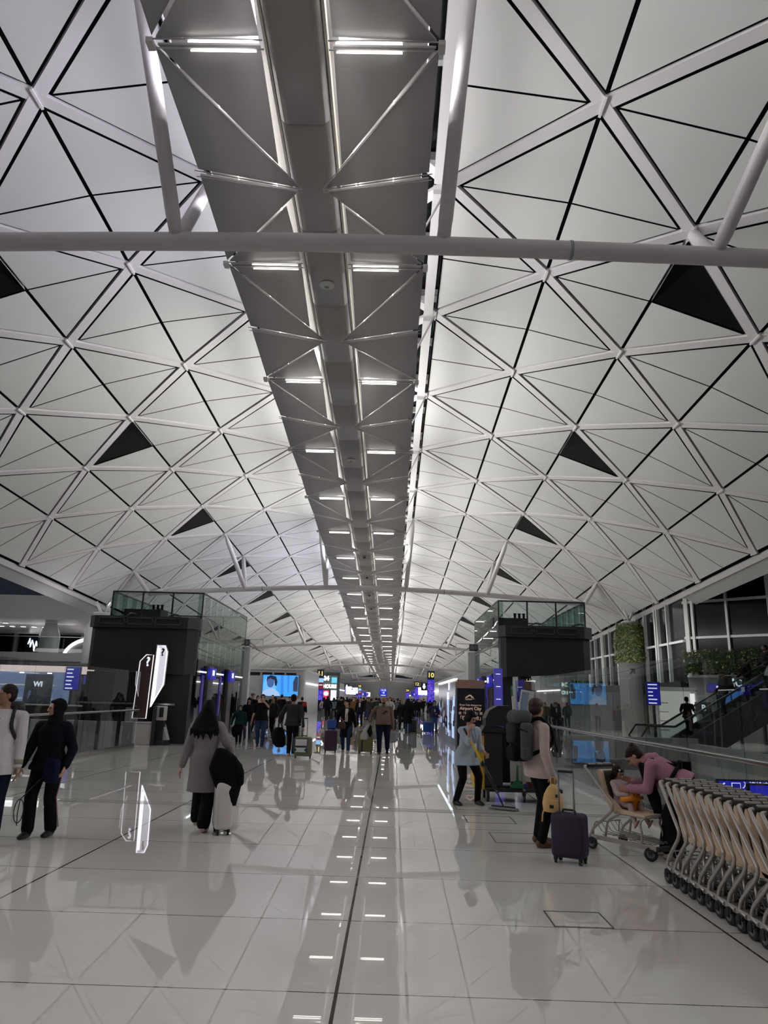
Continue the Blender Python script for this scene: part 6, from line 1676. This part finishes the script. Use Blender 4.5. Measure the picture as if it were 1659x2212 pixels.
# ---------------------------------------------------------------- farther people, each one placed by its feet
TAN = fab('tan_jacket', (.16, .075, .025)); BEI = fab('beige_jacket', (.42, .36, .30)); DBL = fab('washed_blue', (.10, .14, .17)); GRN = fab('forest_green', (.014, .035, .022)); PUR = fab('grey_purple', (.10, .085, .12)); GRY = fab('mid_grey', (.09, .09, .095)); RED = fab('red', (.30, .02, .02)); LGT = fab('pale_shirt', (.42, .42, .41))
F_ = [  # px, py, away?, height, female, top, kind, bottom, hair, hair colour, label
    (868, 1580, 1, 1.66, 1, BLACK, 'coat', BLACK, 'bob', M_hairblond, 'blond woman in a black coat seen from behind, right of the brown hoodie man'),
    (880, 1585, 1, 1.74, 1, BLACK, 'coat', DENIM, 'verylong', M_hairblack, 'tall person in a black coat and jeans with long black hair, seen from behind'),
    (841, 1560, 0, 1.80, 0, LGT, 'shirt', BLACK, 'short', M_hairbrown, 'man in a pale shirt with a dark strap, behind the brown hoodie man'),
    (953, 1554, 1, 1.80, 0, GRN, 'jacket', BLACK, 'short', M_hairblack, 'man in a dark green jacket walking away close to the lit kiosk side'),
    (904, 1551, 0, 1.72, 0, BLACK, 'jacket', BLACK, 'short', M_hairblack, 'man in black with a white face mask near gate 12'),
    (915, 1540, 1, 1.80, 0, BLACK, 'jacket', BLACK, 'short', M_hairblack, 'man in a dark suit walking away between gates 12 and 10'),
    (929, 1548, 1, 1.62, 1, BLACK, 'jacket', BLACK, 'bob', M_hairblack, 'person in black just behind the boy with the blue suitcase'),
    (764, 1562, 0, 1.74, 0, TAN, 'jacket', CHAR, 'short', M_hairblack, 'man in a tan brown jacket behind the woman in the open black coat'),
    (777, 1570, 0, 1.74, 0, BLACK, 'jacket', BLACK, 'short', M_hairblack, 'man in an open black suit and white shirt striding left'),
    (793, 1552, 0, 1.68, 1, BLACK, 'jacket', DENIM, 'long', M_hairblack, 'woman in a black jacket and blue jeans right of the striding suit man'),
    (698, 1552, 1, 1.68, 1, BEI, 'jacket', GRY, 'long', M_hairblack, 'woman in a beige jacket and grey trousers in front of gate 11'),
    (706, 1558, 1, 1.76, 0, NAVY, 'jacket', BLACK, 'short', M_hairblack, 'man with a dark backpack in front of the red shopfront'),
    (720, 1554, 1, 1.66, 1, DBL, 'jacket', BLACK, 'long', M_hairbrown, 'woman in a washed blue denim jacket seen from behind'),
    (735, 1560, 1, 1.76, 0, BLACK, 'jacket', BLACK, 'short', M_hairblack, 'man in black seen from behind, left of the woman in the open coat'),
    (586, 1556, 0, 1.74, 0, BLACK, 'jacket', BLACK, 'short', M_hairblack, 'man in black standing at the left side of the blue screen'),
    (591, 1560, 1, 1.64, 1, PUR, 'jacket', BLACK, 'bob', M_hairblack, 'woman in a greyish purple top below the blue screen'),
    (606, 1562, 1, 1.78, 0, BLACK, 'jacket', BLACK, 'short', M_hairblack, 'man in a big black coat below the middle of the blue screen'),
    (624, 1562, 0, 1.66, 0, CHAR, 'jacket', BLACK, 'short', M_hairblack, 'person in dark clothes below the right side of the blue screen'),
    (641, 1556, 0, 1.80, 0, LGT, 'tee', BLACK, 'receding', M_hairblack, 'bald bearded man in a white t-shirt right of the blue screen'),
    (553, 1566, 0, 1.68, 1, BEI, 'jacket', BLACK, 'bob', M_hairblack, 'woman in black and cream left of the blue screen'),
    (567, 1562, 1, 1.70, 0, BLACK, 'jacket', BLACK, 'short', M_hairblack, 'man in black behind the heavy man in the t-shirt'),
    (650, 1568, 1, 1.66, 0, BLACK, 'jacket', BLACK, 'short', M_hairblack, 'person in black with a red bag right of the grey-jacket man'),
    (748, 1545, 0, 1.72, 0, GRY, 'jacket', BLACK, 'short', M_hairbrown, 'man in grey far behind the woman in the open black coat'),
    (811, 1556, 1, 1.74, 0, GRN, 'jacket', CHAR, 'short', M_hairblack, 'man in dark green just left of the brown hoodie man'),
    (855, 1556, 0, 1.70, 1, GRY, 'jacket', BLACK, 'bob', M_hairbrown, 'woman in grey behind the blond woman'),
    (893, 1556, 1, 1.70, 0, BLACK, 'jacket', BLACK, 'short', M_hairblack, 'man in black right of the long-haired woman in black'),
]
for n, (px, py, aw, h_, fe, tp, kd, bt, hr, hm, lab) in enumerate(F_):
    p = g(px, py); r = random.Random(n)
    st_ = r.uniform(.03, .10) * r.choice((-1, 1))
    P = person(lab, p.x, p.y, (PI if aw else 0) + r.uniform(-.35, .35), h_, bool(fe), .02 if not fe else 0, r.uniform(.98, 1.08), r.choice(('fair', 'tan', 'fair')), tp, kd, bt, hair=hr, hairm=hm, lf=(.05, st_), rf=(-.05, -st_), lift=(0, .02 if st_ > 0 else 0),
               lh=(.17, r.uniform(-.1, .03), r.uniform(.45, .52)), rh=(-.17, r.uniform(-.1, .03), r.uniform(.45, .52)), vox=.02, shoe=r.choice((SHOEB, SHOEB, SHOEW)), face=not aw, hem=.04, head=(r.uniform(-.4, .4), 0))
    if 'mask' in lab: MB().ell(P['HR'] @ (V((0, -.040, -.028)) * P['hs']), V((.034, .022, .022)) * P['hs'], 12, 8).build('face_mask', M_wallwhite, P['t'])
    if 'strap' in lab:
        c = P['base']; MB().tube([c + V((-.1, -.03, .01)), c + V((0, -.15, -.18)), c + V((.15, -.11, -.40))], .015, 6).build('shoulder_strap', M_dark, P['t'])
    if 'white shirt' in lab:
        c = P['base']; MB().box(c + V((0, -.145, -.22)), (.10, .03, .36), bev=.012).build('white_shirt', WHITE, P['t'])
    if 'backpack' in lab: backpack('dark backpack of the man in front of the red shopfront', P, NAVY, BLACK, .34, .2, .5)
    if 'red bag' in lab:
        b = thing('red_bag', 'red bag on the back of a person right of the grey-jacket man', 'bag', world(P, (-.15, .22, 1.12)))
        MB().box((0, 0, .1), (.26, .18, .22), bev=.07).build('body', RED, b); MB().tube([(0, .0, .2), (.06, -.06, .26), (.12, -.12, .2)], .012, 6).build('strap', BLACK, b)

# the escalator riders
def on_esc(px, head_y, h_, lab, rz, pants, Y=30.0, **kw):
    p = at(px, head_y, Y)
    return person(lab, p.x, Y, rz, h_, build=1.08, top=BLACK, top_kind='jacket', bottom=pants, z=max(0, p.z - h_), vox=VM, hem=.04, **kw)
def esc_z(x): return max(0.0, (x - E0.x) * (E1.z - E0.z) / (E1.x - E0.x))
for px, hy, lab, rz, pants, hr in ((1483, 1509, 'man in a black t-shirt riding low on the escalator, seen from behind', 2.3, NAVY, 'short'), (1559, 1449, 'man in a black cap with a backpack on the escalator', -PI / 2, DENIM, 'cap'),
                                   (1606, 1410, 'person in black with a round bag, higher on the escalator', -PI / 2, BLACK, 'short'), (1650, 1392, 'person in black at the right edge, highest on the escalator', -PI / 2, BLACK, 'short')):
    p = at(px, hy, 30.0)
    zz = esc_z(p.x) + .0
    P = person(lab, p.x, 30.0, rz, max(1.62, min(1.85, p.z - zz)), build=1.08, skin='tan', top=BLACK, top_kind='jacket' if 'shirt' not in lab else 'tee', sleeves='long' if 'shirt' not in lab else 'short', bottom=pants, z=zz, vox=VM, hem=.04, hair=hr, hatm=BLACK if hr == 'cap' else None, lf=(.05, -.02), rf=(-.05, .03), lh=(.15, -.12, .55), rh=(-.15, -.12, .55))
    if 'backpack' in lab: backpack('black backpack of the man in the cap on the escalator', P, BLACK, BLACK, .32, .2, .48)
    if 'round bag' in lab:
        b = thing('round_bag', 'dark round bag of the person higher on the escalator', 'bag', world(P, (0, .34, .75)))
        MB().ell((0, 0, .2), (.22, .2, .24), 16, 10).build('body', fab('bag_grey', (.03, .03, .03)), b); MB().tube([(0, 0, .42), (-.1, 0, .6), (-.2, 0, .75)], .012, 6).build('strap', BLACK, b)

# ---------------------------------------------------------------- distant crowd: six figures, copied with other colours and labels
protos = []
for i, (fe, aw, tp, kd, bt, hr, hm) in enumerate(((0, 0, BLACK, 'jacket', NAVY, 'short', M_hairblack), (1, 0, CHAR, 'coat', DENIM, 'long', M_hairbrown), (0, 1, NAVY, 'jacket', BLACK, 'short', M_hairblack), (1, 1, GRY, 'jacket', BLACK, 'bob', M_hairblack), (0, 0, LGT, 'shirt', BLACK, 'short', M_hairbrown), (0, 1, BLACK, 'jacket', DENIM, 'short', M_hairblack))):
    P = person('person far down the hall in the distant crowd', 0, 0, PI * aw, 1.66 if fe else 1.74, bool(fe), .02, 1.02, 'tan', tp, kd, bt, hair=hr, hairm=hm, lf=(.05, .06), rf=(-.05, -.06), vox=.026, face=False, hem=.04, group='distant crowd')
    protos.append(P['t'])
rnd = random.Random(99)
spots = []
while len(spots) < 64:
    px = rnd.uniform(728, 912); Y = rnd.choice((rnd.uniform(58, 80), rnd.uniform(75, 120), rnd.uniform(100, 165)))
    p = at(px, 1500, Y)
    if p.x < -9.5 or p.x > 5.6: continue
    if any((p.x - a) ** 2 + (Y - b) ** 2 < .8 for a, b in spots): continue
    spots.append((p.x, Y))
spots.sort(key=lambda s: s[1])
for i, (x, y) in enumerate(spots):
    o = protos[i] if i < 6 else copy_tree(protos[rnd.randrange(6)])
    o.location = (x, y, 0)
    if i >= 6: o.rotation_euler = (0, 0, o.rotation_euler.z + rnd.uniform(-.3, .3))
